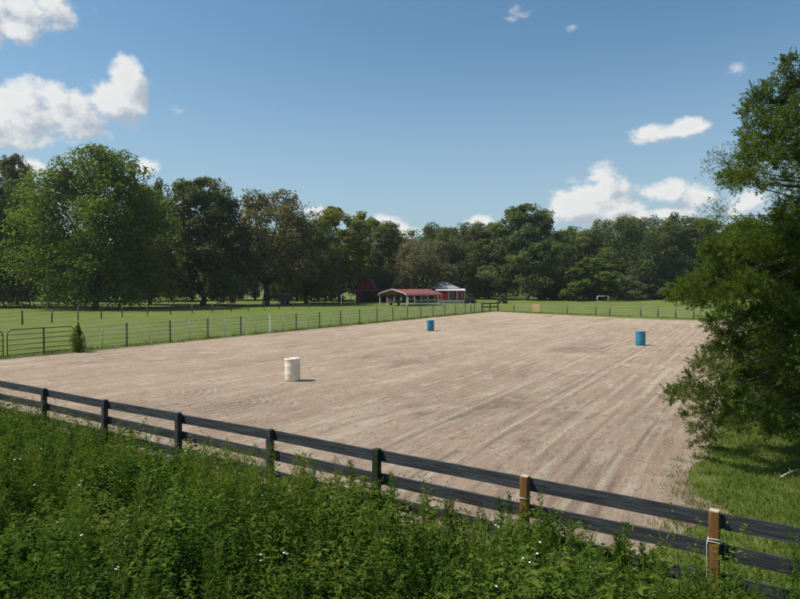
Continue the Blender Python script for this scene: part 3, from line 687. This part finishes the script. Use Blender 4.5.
tall_weed(683, 500, 5.9, .92, 'bushy leafy weed beside the rightmost brown post', 'forb', 6, .42)
tall_weed(352, 470, 9.0, 1.15, 'tall thin weed just left of the vine stained post', seed=7, tint=.6)
tall_weed(388, 470, 8.5, 1.12, 'bushy weed just right of the vine stained post', 'forb', 8, .5)
tall_weed(310, 470, 9.4, .95, 'short feathery weed midway between the black post and the vine stained post', seed=9, tint=.66)
tall_weed(455, 470, 7.9, 1.02, 'feathery weed before the rails left of the brown posts', seed=10, tint=.62)
tall_weed(130, 440, 12.0, 1.0, 'yellowish weed tuft against the far left fence rails', seed=11, tint=.95)

# ------------------------------------------------------------------ lawn and tufts at the arena's edge
def blades(spots, hmin, hmax, n_per, g, spread=.09):
    V = []; Fc = []; T = []; k0 = 0
    for (x, y, s) in spots:
        n = n_per; P = np.concatenate([g.normal(size=(n, 2)) * spread * s + np.array([x, y]), np.full((n, 1), .01)], 1); th = g.uniform(0, 2 * math.pi, n); ls = g.uniform(.3, .9, n)
        Dn = unit(np.stack([np.cos(th) * ls, np.sin(th) * ls, np.ones(n)], 1)); N = unit(np.stack([np.cos(th), np.sin(th), -ls], 1))
        v, f = leaf_tris(P, Dn, N, g.uniform(hmin, hmax, n) * s, np.full(n, .006 * s), .15); V.append(v); Fc.append(f + k0)
        T.append(np.repeat(np.clip(g.normal(.45 + .3 * (vnoise(x, y, .8, 12) - .5), .16, n), 0, 1), 4)); k0 += len(v)
    return np_mesh('grass', np.concatenate(V), np.concatenate(Fc), M_grass_blade, np.concatenate(T))
def inside(px, py, poly):
    c = False; j = len(poly) - 1
    for i in range(len(poly)):
        if (poly[i].y > py) != (poly[j].y > py) and px < (poly[j].x - poly[i].x) * (py - poly[i].y) / (poly[j].y - poly[i].y) + poly[i].x: c = not c
        j = i
    return c
g = np.random.default_rng(33); spots = []; near_edge = [p for p in pts if p.y < 24 and p.x > 3.6]
for k in range(15000):
    x, y = g.uniform(3.6, 15), g.uniform(7.2, 24)
    if (Vector((x, y, 0)) - FA).dot(FN) < -.2: continue
    if inside(x, y, outline): 
        if g.random() > (.16 if y < 10.5 and x > 3.9 else 0) and not any((Vector((x, y, 0)) - q_).length < .42 and g.random() < .16 for q_ in near_edge): continue
    if g.random() > min(1, 1.25 - y / 24): continue
    spots.append((x, y, g.uniform(.7, 1.25)))
tag(link('lawn_grass', blades(spots, .05, .11, 16, g)), 'short green grass beside the arena under the cedar', 'grass', kind='stuff')
spots = []
for k in range(1400):                                   # ragged grass along the foot of the pipe fence and round the far edge
    s = g.uniform(-6, 68) if k < 1000 else None
    if s is not None: p = ORG + AX * s - AY * abs(g.normal(0, .30)) + AY * .10
    else: p = outline[4].lerp(outline[8], g.random()) + Vector((g.normal() * .3, abs(g.normal()) * .4, 0))
    spots.append((p.x, p.y, g.uniform(.7, 2.0)))
tag(link('edge_grass', blades(spots, .08, .17, 12, g, .12)), 'ragged grass tufts along the foot of the pipe fence', 'grass', kind='stuff')
spots = []
for k in range(700):
    s = g.uniform(-2, 22); p = FA + FD * s - FN * g.uniform(-.35, .55); spots.append((p.x, p.y, g.uniform(.8, 2.2)))
tag(link('fence_grass', blades(spots, .06, .16, 12, g, .1)), 'thin dry grass at the foot of the black board fence', 'grass', kind='stuff')

def clods():
    g = np.random.default_rng(61); ph = (1 + 5 ** .5) / 2
    iv = np.array([(-1, ph, 0), (1, ph, 0), (-1, -ph, 0), (1, -ph, 0), (0, -1, ph), (0, 1, ph), (0, -1, -ph), (0, 1, -ph), (ph, 0, -1), (ph, 0, 1), (-ph, 0, -1), (-ph, 0, 1)]) / 1.9
    fi = np.array([(0, 11, 5), (0, 5, 1), (0, 1, 7), (0, 7, 10), (0, 10, 11), (1, 5, 9), (5, 11, 4), (11, 10, 2), (10, 7, 6), (7, 1, 8), (3, 9, 4), (3, 4, 2), (3, 2, 6), (3, 6, 8), (3, 8, 9), (4, 9, 5), (2, 4, 11), (6, 2, 10), (8, 6, 7), (9, 8, 1)])
    V = []; Fc = []; k = 0
    while k < 2600:
        y = 7 + 22 * g.random() ** 1.4; x = g.uniform(-.75, .62) * y
        if (Vector((x, y, 0)) - FA).dot(FN) < .05 or not inside(x, y, outline): continue
        if vnoise(x, y, 1.6, 62) < g.uniform(.2, .8): continue
        r = .006 + .018 * g.random() ** 3; V.append(iv * r * np.array([1, 1, .6]) * g.uniform(.7, 1.3, (12, 1)) + np.array([x, y, .014 + r * .25])); Fc.append(fi + 12 * k); k += 1
    tag(link('dirt_clods', np_mesh('dirt_clods', np.concatenate(V), np.concatenate(Fc), worn('clod_dirt', (.30, .235, .18), (.44, .35, .27), 5, .95, .1))), 'small clods of dry dirt strewn over the arena floor', 'clods', kind='stuff')
clods()

# ------------------------------------------------------------------ black board fence in front
def board_fence():
    root = empty('board_fence', FA); pr = random.Random(2)
    post_s = [(p - FA).dot(FD) for p in (gp(717, 513, 1.3), gp(524, 478, 1.3), gp(376, 450, 1.3), gp(270, 430, 1.3), gp(180, 413, 1.3), gp(103, 400, 1.3), gp(41, 389, 1.3))]
    post_s = [post_s[0] - 4.6, post_s[0] - 2.3] + post_s + [post_s[-1] + 2.4 * k for k in range(1, 7)]
    ang = math.atan2(FD.y, FD.x)
    for i, s in enumerate(post_s):
        p = FD * s; top = 1.30 + pr.uniform(-.012, .012); mb = MB()
        mb.box((0, 0, top / 2 - .15), (.098, .098, top + .3), ang + pr.uniform(-.04, .04), .005)
        brown = i in (2, 3)
        m = M_brown_post if brown else (M_mossy_post if i == 4 else M_black_paint)
        po = mb.build('post', m, root, loc=(p.x, p.y, 0))
        po.rotation_euler = (pr.uniform(-.008, .008), pr.uniform(-.008, .008), 0)
        if brown: po['label'] = 'unpainted brown post'
        if i == 4: po['label'] = 'post stained green by vines'
        if brown:
            cb = MB(); cb.box((0, 0, top + .004), (.092, .092, .008), ang); cb.build('post_top', M_cut_wood, po)
            for zt in ((1.02, 1.0) if i == 2 else (1.045, .72)):
                wm = MB(); sq = [Vector((a * .055, b * .055, zt + pr.uniform(-.006, .006))) for a, b in ((-1, -1), (1, -1), (1, 1), (-1, 1), (-1, -1))]
                wm.tube([Matrix.Rotation(ang, 3, 'Z') @ q_ for q_ in sq], .0045, 6)
                if i == 2 and zt == 1.0: wm.tube([Matrix.Rotation(ang, 3, 'Z') @ Vector(q_) for q_ in ((.056, .056, 1.01), (.062, .058, .95), (.058, .058, .66), (.066, .05, .55))], .0035, 5)
                wm.build('wire_tie', M_wire_white, po)
    for i in range(len(post_s) - 1):
        a, b = FD * (post_s[i] + .004), FD * (post_s[i + 1] - .004)
        for zc in (1.19, .87, .55):
            mb = MB(); off = FN * .072
            mb.beam(a + off + Vector((0, 0, zc + pr.uniform(-.012, .012))), b + off + Vector((0, 0, zc + pr.uniform(-.012, .012))), .036, .155)
            mb.build('rail', M_black_paint, root)
    tag(root, 'black painted three board fence between the weeds and the arena', 'fence')
board_fence()

# ------------------------------------------------------------------ pipe fence along the left and back of the arena
def pipe_fence():
    root = empty('pipe_fence', ORG + AX * 2.3 - AY * .25); off = ORG + AX * 2.3 - AY * .25; pr = random.Random(3)
    s = 5.6 - 3.27; posts = []; k = 0
    while s < 66: posts.append(s); s += 3.27
    for i, s in enumerate(posts):
        p = AX * (s - 2.3); mb = MB(); mb.box((0, 0, .68), (.085, .085, 1.5), ANG, .006)
        po = mb.build('post', M_wire_white if i == 5 else M_pipe_grey, root, loc=(p.x, p.y, 0))
        if i == 5: po['label'] = 'white post'
    for i in range(len(posts) - 1):
        a, b = AX * (posts[i] - 2.3), AX * (posts[i + 1] - 2.3); mb = MB(); dz = pr.uniform(-.03, .03)
        for z in (.30, .56, .82, 1.08, 1.34): mb.tube([a + Vector((0, 0, z + dz)), b + Vector((0, 0, z + dz))], .022, 6)
        m = a.lerp(b, .5); mb.tube([m + Vector((0, 0, .02)), m + Vector((0, 0, 1.36 + dz))], .022, 6)
        mb.build('rails', M_pipe_gal, root)
    tag(root, 'long grey pipe rail fence between the arena and left pasture', 'fence')
pipe_fence()
def pipe_gate(s0, s1, label):
    a = ORG + AX * s0 - AY * .25; b = ORG + AX * s1 - AY * .25; root = empty('pipe_gate', a); d = (b - a); L = d.length; u = d.normalized(); mb = MB()
    r = .28; top = 1.42; fr = [Vector((0, 0, .12)), Vector((0, 0, top - r))] + [u * (r - r * math.cos(t)) + Vector((0, 0, top - r + r * math.sin(t))) for t in (R(30), R(60), R(90))]
    fr += [u * (L - r + r * math.sin(t)) + Vector((0, 0, top - r + r * math.cos(t))) for t in (0, R(30), R(60), R(90))] + [u * L + Vector((0, 0, .12))]
    mb.tube(fr, .027, 8); mb.tube([Vector((0, 0, .14)), u * L + Vector((0, 0, .14))], .024, 6)
    mb.build('frame', M_pipe_dark, root); rb = MB()
    for z in (.38, .64, .90, 1.16): rb.tube([Vector((0, 0, z)), u * L + Vector((0, 0, z))], .02, 6)
    rb.build('bars', M_pipe_dark, root); rb = MB(); rb.box(u * (L * .52) + Vector((0, 0, .74)), (.07, .07, 1.44), ANG, .004); rb.build('upright', M_pipe_dark, root)
    tag(root, label, 'gate', 'dark pipe gates at the left corner of the arena')
pipe_gate(-1.42, 2.22, 'dark pipe gate beside the small round bush')
pipe_gate(-5.3, -1.62, 'dark pipe gate cut off by the left edge')

def far_fence():
    """thin wire fence with wooden posts across the arena's far end"""
    xs = [(471, 312), (514, 312), (567, 314), (596, 315.4), (610, 316), (641, 317.4), (658, 318.2), (676, 319), (694, 319.8), (720, 321), (748, 322), (780, 323)]
    P = [gp(x, y - .6) for x, y in xs]; root = empty('wire_fence', P[0]); pr = random.Random(9)
    for i, p in enumerate(P):
        mb = MB(); tl = Vector((pr.uniform(-.05, .05), 0, 0)) + (Vector((.14, 0, 0)) if i == 2 else Vector())
        mb.tube([Vector((0, 0, -.1)), tl + Vector((0, 0, 1.3))], .075, 8); q_ = p - P[0]; mb.build('post', M_wood_post, root, loc=q_)
    for z in (.25, .55, .85, 1.15):
        mb = MB()
        for a, b in zip(P[1:], P[2:]): mb.tube([a - P[0] + Vector((0, 0, z)), b - P[0] + Vector((0, 0, z))],   .017, 4)
        mb.build('wire', M_pipe_gal, root)
    tag(root, 'wire fence on weathered wooden posts across the far end of the arena', 'fence')
far_fence()
def far_frame():
    a, b = gp(482, 312), gp(498, 311.6); root = empty('wooden_fence_panel', a); d = b - a
    for s in (0, .5, 1):
        mb = MB(); mb.box((0, 0, .62), (.16, .16, 1.34)); mb.build('post', M_wood_dark, root, loc=d * s)
    for z in (.72, 1.22):
        mb = MB(); mb.beam(Vector((0, -.1, z)), d + Vector((0, -.1, z)), .05, .18); mb.build('rail', M_wood_dark, root)
    tag(root, 'short dark wooden fence panel with two rails at the far corner', 'fence')
    a, b = gp(532, 312.6), gp(540.5, 312.9); root = empty('wooden_gate', a); d = b - a
    for s in (0, 1):
        mb = MB(); mb.box((0, 0, .62), (.13, .13, 1.3)); mb.build('post', M_tan_wood, root, loc=d * s)
    for z in (.25, .52, .79, 1.06):
        mb = MB(); mb.beam(Vector((0, -.09, z)), d + Vector((0, -.09, z)), .04, .17); mb.build('board', M_tan_wood, root)
    tag(root, 'small tan wooden gate in the far wire fence', 'gate')
far_frame()
def paddock_fence():
    line = [gp(-60, 333), gp(22, 325), gp(122, 317), gp(231, 311.8), gp(293, 308.8), gp(338, 306.8)]; P = []; i = 0
    for a, b in zip(line, line[1:]):
        n = max(1, round((b - a).length / 3.9))
        for k in range(n): P.append(a.lerp(b, k / n))
    root = empty('paddock_fence', P[0]); pr = random.Random(12)
    for k, p in enumerate(P):
        mb = MB(); mb.tube([Vector((0, 0, -.1)), Vector((pr.uniform(-.04, .04), 0, 1.35 + pr.uniform(-.1, .12)))], .07, 8); mb.build('post', M_wood_post if k % 3 else M_wood_dark, root, loc=p - P[0])
    for z in (.5, .85, 1.2):
        mb = MB()
        for a, b in zip(P, P[1:]): mb.tube([a - P[0] + Vector((0, 0, z)), b - P[0] + Vector((0, 0, z))], .012, 4)
        mb.build('wire', M_wood_post, root)
    tag(root, 'wire fence on wooden posts in front of the left trees', 'fence')
paddock_fence()

# ------------------------------------------------------------------ barrels
def barrel(p, m, label):
    root = empty('barrel', p); mb = MB(); r = .292
    prof = [(.25, 0), (.283, .012), (.292, .05)]
    for zc in (.29, .58):
        prof += [(r, zc - .05), (r + .004, zc - .03), (r + .006, zc), (r + .004, zc + .03), (r, zc + .05)]
    prof += [(r, .80), (r + .010, .82), (r + .010, .845), (.285, .862), (.276, .868), (.262, .868), (.255, .848), (.02, .845)]
    mb.lathe(prof, n=48); mb.build('body', m, root); b = MB()
    for x in (-.16, .16): b.lathe([(.035, .844), (.035, .862), (.026, .866), (.01, .866)], (x, 0, 0), 16)
    b.build('bung', M_bung, root)
    tag(root, label, 'barrel', 'barrels set out in the arena')
barrel(gp(292.2, 380.8, .012), M_white_plastic, 'cream white plastic barrel standing alone on the near dirt')
barrel(gp(430.6, 330.8, .012), M_blue_plastic, 'blue barrel in front of the carport, the farther of the two blue ones')
barrel(gp(640.8, 345.4, .012), M_blue_pale, 'blue barrel near the cedar, the nearer of the two blue ones')

# ------------------------------------------------------------------ small round bush at the gate
def bush():
    p = gp(77.5, 352.5) ; root = empty('bush', p); g = np.random.default_rng(50); n = 4200
    u = g.uniform(0, 1, n); z = .08 + 1.45 * u; prof = .42 * np.sin(np.clip(u * 1.05 + .12, 0, 1) * math.pi) ** .6 * (1.12 - .45 * u); th = g.uniform(0, 2 * math.pi, n)
    rr = prof * (.6 + .4 * np.sin(th * 4 + u * 11)) * g.uniform(.4, 1.25, n) ** .7 + .03
    C = np.stack([rr * np.cos(th) + .04 * np.sin(u * 9), rr * np.sin(th), z + g.normal(size=n) * .08], 1); N = unit(g.normal(size=(n, 3)) + np.array([0, 0, .3]))
    v, f = diamonds(C, N, .042, .4, g); link('foliage', np_mesh('foliage', v, f, M_leaf_bright, np.repeat(np.clip(g.normal(.45, .18, n), 0, 1), 4)), root)
    mb = MB()
    for k in range(5): mb.tube([(0, 0, -.05), (math.cos(k * 1.3) * .12, math.sin(k * 1.3) * .12, .6), (math.cos(k * 1.3) * .2, math.sin(k * 1.3) * .2, 1.2)], [.02, .014, .005], 5)
    mb.build('stem', M_bark, root); tag(root, 'small dark upright bush growing against the pipe fence', 'bush')
bush()

# ------------------------------------------------------------------ fallen branch on the lawn
mb = MB(); a, b = gp(783, 481), gp(800, 477)
root = empty('fallen_branch', a)
mb.tube([Vector((0, 0, .05)), (b - a) * .5 + Vector((0, 0, .10)), (b - a) + Vector((0, 0, .12))], [.022, .018, .010], 6); mb.tube([(b - a) * .6 + Vector((0, 0, .1)), (b - a) * .8 + Vector((.02, .22, .12))], [.012, .005], 5)
mb.build('stick', M_dead, root)
tag(root, 'pale fallen branch lying on the grass under the cedar', 'branch')

# ------------------------------------------------------------------ farm buildings
def carport():
    B = Vector((1.33, 118, 0)); C = Vector((8.3, 126.0, 0)); u = (C - B).normalized(); v = Vector((-u.y, u.x, 0)); W, L = 7.0, (C - B).length
    root = empty('carport', B, math.atan2(u.y, u.x)); ev, pk = 2.05, 3.15      # local x along the ridge, local y across
    half = [(-.15, ev - .12), (0, ev + .10), (.5, ev + .36), (W / 2, pk)]; prof = half + [(W - y, z) for y, z in half[-2::-1]]
    mb = MB(); n = len(prof)
    P = [Vector((x, y, z + dz)) for x in (-.35, L + .35) for dz in (.035, 0) for y, z in prof]
    fs = []
    for i in range(n - 1): fs += [(i, i + 1, 2 * n + i + 1, 2 * n + i), (n + i + 1, n + i, 3 * n + i, 3 * n + i + 1), (i + 1, i, n + i, n + i + 1), (2 * n + i, 2 * n + i + 1, 3 * n + i + 1, 3 * n + i)]
    fs += [(0, 2 * n, 3 * n, n), (n - 1, 2 * n - 1, 4 * n - 1, 3 * n - 1)]
    mb.add(P, fs); mb.build('roof', M_red_roof, root)
    mb = MB(); mb.tube([Vector((-.38, y, z + .02)) for y, z in prof], .085, 8); mb.build('gable_trim', M_white_paint, root)
    mb = MB(); k = 12                                                # gable sheet above the eaves at the far end
    mb.add([(L, y, z - .02) for y, z in half[1:-1] + [half[-1]] + [(W - y, z) for y, z in half[-2:0:-1]]], [tuple(range(5))]); mb.add([(L + .02, y, z - .02) for y, z in half[1:-1] + [half[-1]] + [(W - y, z) for y, z in half[-2:0:-1]]], [tuple(range(4, -1, -1))]); mb.build('end_panel', M_grey_tin, root)
    for x in np.linspace(0, L, 6):
        for y in (.06, W - .06):
            mb = MB(); mb.box((0, 0, ev / 2), (.14, .14, ev + .05)); mb.build('post', M_white_paint, root, loc=(x, y, 0))
    for z in (.5, 1.0):
        mb = MB(); mb.beam((L * .2, -.03, z), (L, -.03, z), .05, .12); mb.build('side_rail', M_white_paint, root)
    tag(root, 'open carport with a red ribbed roof and white arched gable edge', 'carport')
    # things kept under it
    bo = empty('trailer', B + u * 2.2 + v * 5.0, math.atan2(u.y, u.x) + .3); mb = MB()
    mb.add([(-1.5, -.7, .45), (1.5, -.7, .45), (1.5, .7, .45), (-1.5, .7, .45), (-1.7, -.85, 1.0), (1.7, -.85, .9), (1.7, .85, .9), (-1.7, .85, 1.0)], [(3, 2, 1, 0), (4, 5, 6, 7), (0, 1, 5, 4), (1, 2, 6, 5), (2, 3, 7, 6), (3, 0, 4, 7)]); mb.build('body', M_grey_tin, bo)
    for y in (-.8, .8):
        mb = MB(); mb.tube([(0, y - .09, .32), (0, y + .09, .32)], .32, 16); mb.build('wheel', M_rubber, bo)
    mb = MB(); mb.tube([(-1.5, 0, .5), (-2.5, 0, .45)], .04, 6); mb.build('hitch', M_dark_paint, bo)
    tag(bo, 'pale grey covered trailer parked under the red roofed carport', 'trailer')
carport()
def shed():
    x0, x1, d = 437.5, 464.5, 141; X0, X1 = (x0 - 400) / F * d, (x1 - 400) / F * d; W = X1 - X0; root = empty('red_shed', (X0, d, 0)); D = 6.5; H = 3.0
    def wall(c, s, m=M_red_paint): mb = MB(); mb.box(c, s); return mb.build('wall', m, root)
    wall((W / 2, 2.2, H / 2), (W, .14, H)); wall((W / 2, D, H / 2), (W, .14, H)); wall((.07, 2.2 + (D - 2.2) / 2, H / 2), (.14, D - 2.2 - .16, H)); wall((W - .07, 2.2 + (D - 2.2) / 2, H / 2), (.14, D - 2.2 - .16, H))
    wall((1.05, .05, 1.35), (2.2, .12, 1.5)); 
    for x in (3.35, 5.2):
        mb = MB(); mb.box((x, 2.11, 1.75), (.95, .06, 1.25)); wn = mb.build('window', M_white_paint, root); mb = MB(); mb.box((x, 2.07, 1.75), (.68, .03, 1.0)); mb.build('pane', M_glass, wn)
    mb = MB(); mb.add([(-.4, -.4, 2.75), (W + .25, -.4, 2.75), (W + .25, 2.5, 3.15), (-.4, 2.5, 3.15), (-.4, -.4, 2.83), (W + .25, -.4, 2.83), (W + .25, 2.5, 3.23), (-.4, 2.5, 3.23)], [(3, 2, 1, 0), (4, 5, 6, 7), (0, 1, 5, 4), (1, 2, 6, 5), (2, 3, 7, 6), (3, 0, 4, 7)]); mb.build('porch_roof', M_white_paint, root)
    e = 3.25; k = 4.75; mb = MB(); xa, xb = -1.4, W - 1.4; ya, yb = 1.9, D + .4                      # hipped grey roof
    top = [(xa + 2.1, (ya + yb) / 2, k), (xb - 2.3, (ya + yb) / 2, k)]
    mb.add([(xa, ya, e), (xb + .8, ya, e), (xb + .8, yb, e), (xa, yb, e)] + top, [(0, 1, 5, 4), (1, 2, 5), (2, 3, 4, 5), (3, 0, 4), (3, 2, 1, 0)]); mb.build('roof', M_grey_tin, root)
    for x in (.05, 2.45, 4.35, W - .05):
        mb = MB(); mb.box((0, 0, 1.36), (.15, .15, 2.74)); mb.build('porch_post', M_white_paint, root, loc=(x, -.15, 0))
    mb = MB(); mb.box((W / 2, -.15, .42), (W, .06, .5)); mb.build('porch_skirt', M_white_paint, root)
    tag(root, 'bright red shed with a white porch roof, posts and skirting', 'shed')
shed()
def old_barn():
    d = 150; X0, X1 = (356 - 400) / F * d, (377 - 400) / F * d; W = X1 - X0; D = 9; root = empty('old_barn', (X0, d, 0), -.32)
    prof = [(0, 0), (W, 0), (W, 3.2), (W * .82, 5.0), (W / 2, 6.0), (W * .18, 5.0), (0, 3.2)]; mb = MB(); n = len(prof)
    mb.add([(x, y, z) for y in (0, D) for x, z in prof], [tuple(range(n)), tuple(range(2 * n - 1, n - 1, -1)), (1, n + 1, n + 2, 2), (n, 0, 6, n + 6)]); mb.build('wall', M_old_red, root)
    rp = [(W + .3, 3.0), (W * .83, 5.08), (W / 2, 6.12), (W * .17, 5.08), (-.3, 3.0)]; mb = MB(); m = len(rp)
    P = [(x, y, z + t_) for y in (-.3, D + .3) for t_ in (.06, 0) for x, z in rp]; fs = []
    for i in range(m - 1): fs += [(i, i + 1, 2 * m + i + 1, 2 * m + i), (m + i + 1, m + i, 3 * m + i, 3 * m + i + 1), (i + 1, i, m + i, m + i + 1), (2 * m + i, 2 * m + i + 1, 3 * m + i + 1, 3 * m + i)]
    mb.add(P, fs); mb.build('roof', M_dark_tin, root)
    mb = MB(); mb.tube([(x, -.34, z + .03) for x, z in rp[:3]], .05, 6); mb.build('roof_trim', M_white_paint, root)
    mb = MB(); mb.box((W * .5, -.05, 1.25), (2.0, .07, 2.5)); mb.build('door', M_wood_dark, root)
    mb = MB(); mb.beam((-.6, -1.3, 2.75), (W + 4.8, -1.3, 2.95), 2.2, .09); mb.build('lean_to_roof', M_grey_tin, root)
    for x in (-.4, W * .5, W + 2.2, W + 4.5):
        mb = MB(); mb.box((0, 0, 1.35), (.12, .12, 2.7)); mb.build('lean_to_post', M_wood_dark, root, loc=(x, -2.2, 0))
    tag(root, 'old dark red barn with a gambrel roof in the shade of trees', 'barn')
old_barn()
def frame(x0, x1, yb, h, m, name, label, cat, group=None, depth=.0, rr=.05):
    a, b = gp(x0, yb), gp(x1, yb); root = empty(name, a); d = b - a
    for q_ in (Vector(), d):
        mb = MB(); mb.tube([q_ + Vector((0, 0, -.05)), q_ + Vector((0, 0, h))], rr, 8); mb.build('post', m, root)
    mb = MB(); mb.tube([Vector((0, 0, h)), d + Vector((0, 0, h))], rr, 8); mb.build('crossbar', m, root)
    if depth:
        mb = MB()
        for q_ in (Vector(), d): mb.tube([q_ + Vector((0, 0, h)), q_ + Vector((0, depth, .05))], rr * .7, 6)
        mb.tube([Vector((0, depth, .05)), d + Vector((0, depth, .05))], rr * .7, 6); mb.build('back_stay', m, root)
    tag(root, label, cat, group)
frame(341.5, 355, 306.4, 2.15, M_pipe_gal, 'gateway_frame', 'grey pipe gateway frame in the paddock left of the carport', 'gate frame', rr=.085)
frame(597.5, 608.5, 301.6, 1.35, M_white_paint, 'goal_frame', 'white goal frame on the far pasture', 'goal', 'goal frames on the far pasture', 1.0, .07)
frame(578.5, 587, 301.8, 1.35, M_wood_dark, 'goal_frame', 'dark goal frame on the far pasture', 'goal', 'goal frames on the far pasture', 1.0, .06)
def cart():
    p = gp(470, 303.6); root = empty('utility_cart', p, .25); mb = MB()
    mb.add([(-1.15, -.55, .45), (1.15, -.55, .45), (1.15, .55, .45), (-1.15, .55, .45), (-1.1, -.55, .95), (.25, -.55, .85), (.25, .55, .85), (-1.1, .55, .95), (1.1, -.5, .80), (1.1, .5, .80)],
           [(3, 2, 1, 0), (0, 1, 8, 5, 4), (2, 3, 7, 6, 9), (3, 0, 4, 7), (4, 5, 6, 7), (5, 8, 9, 6), (1, 2, 9, 8)]); mb.build('body', M_dark_paint, root)
    for x in (-.8, .8):
        for y in (-.55, .55): mb = MB(); mb.tube([(x, y - .1, .31), (x, y + .1, .31)], .31, 16); mb.build('wheel', M_rubber, root)
    mb = MB()
    for x in (-.35, .45):
        for y in (-.5, .5): mb.tube([(x, y, .8), (x * .9, y * .95, 1.75)], .03, 6)
    mb.box((.02, 0, 1.77), (1.1, 1.1, .06)); mb.build('roof', M_dark_paint, root); mb = MB(); mb.box((-.1, 0, .98), (.5, .95, .2), 0, .03); mb.box((-.36, 0, 1.25), (.12, .95, .45), 0, .03); mb.build('seat', M_rubber, root)
    tag(root, 'dark utility cart parked at the right end of the red shed', 'cart')
cart()
def small_things():
    p = gp(285, 304.5); root = empty('stock_trailer', p, .1); mb = MB(); mb.box((0, 0, 1.35), (2.7, 1.8, 1.5), 0, .08); mb.build('body', M_dark_paint, root)
    mb = MB(); mb.box((0, 0, 2.13), (2.85, 1.9, .07)); mb.build('roof', M_grey_tin, root)
    for x in (-.5, .5):
        for y in (-.95, .95): mb = MB(); mb.tube([(x, y - .1, .36), (x, y + .1, .36)], .36, 14); mb.build('wheel', M_rubber, root)
    tag(root, 'dark stock trailer with a pale roof under the olive oak', 'trailer')
    p = gp(233, 304.5); root = empty('feed_bin', p); mb = MB(); mb.lathe([(.5, .35), (.55, .9), (.55, 1.8), (.3, 2.15), (.1, 2.2)], n=16); mb.build('bin', M_orange, root); mb = MB()
    for k in range(4): mb.tube([(.45 * math.cos(k * 1.57), .45 * math.sin(k * 1.57), 0), (.45 * math.cos(k * 1.57), .45 * math.sin(k * 1.57), .8)], .04, 6)
    mb.build('stand', M_pipe_gal, root); tag(root, 'orange red feed bin on legs between the left tree trunks', 'feed bin')
    p = gp(77, 319.5); root = empty('bird_box', p + Vector((0, .2, 0))); mb = MB(); mb.tube([(0, 0, 0), (0, 0, 1.75)], .04, 6); mb.build('pole', M_wood_post, root); mb = MB()
    mb.box((0, 0, 1.9), (.3, .26, .36)); mb.build('box', M_wood_post, root); mb = MB(); mb.box((0, -.02, 2.1), (.38, .36, .04)); mb.build('roof', M_grey_tin, root); tag(root, 'grey wooden bird box on a pole by the paddock fence', 'bird box')
    a, b = gp(462, 299.5), gp(500, 299); root = empty('rail_fence', a); d = b - a
    for k in range(6): mb = MB(); mb.box((0, 0, .65), (.14, .14, 1.4)); mb.build('post', M_wood_post, root, loc=d * (k / 5))
    for z in (.6, 1.15): mb = MB(); mb.beam(Vector((0, -.1, z)), d + Vector((0, -.1, z)), .05, .16); mb.build('rail', M_wood_post, root)
    tag(root, 'grey wooden rail fence under the trees right of the red shed', 'fence')
small_things()

# ------------------------------------------------------------------ humid summer air
hb = MB(); hb.box((0, 325, 16.5), (1420, 970, 35))
hm = bpy.data.materials.new('haze'); hm.use_nodes = True; ht = NT(hm.node_tree); ht.n.clear()
hv = ht.new('ShaderNodeVolumePrincipled'); hv.inputs['Density'].default_value = .00014; hv.inputs['Color'].default_value = (.95, .97, 1, 1); hv.inputs['Anisotropy'].default_value = .25
ho = ht.new('ShaderNodeOutputMaterial'); ht.l.new(hv.outputs[0], ho.inputs['Volume'])
tag(hb.build('haze', hm), 'thin pale summer haze in the air over the pasture', 'haze', kind='stuff')

# ------------------------------------------------------------------ render
scene.render.engine = 'CYCLES'
scene.cycles.max_bounces = 6; scene.cycles.transparent_max_bounces = 6; scene.cycles.diffuse_bounces = 4
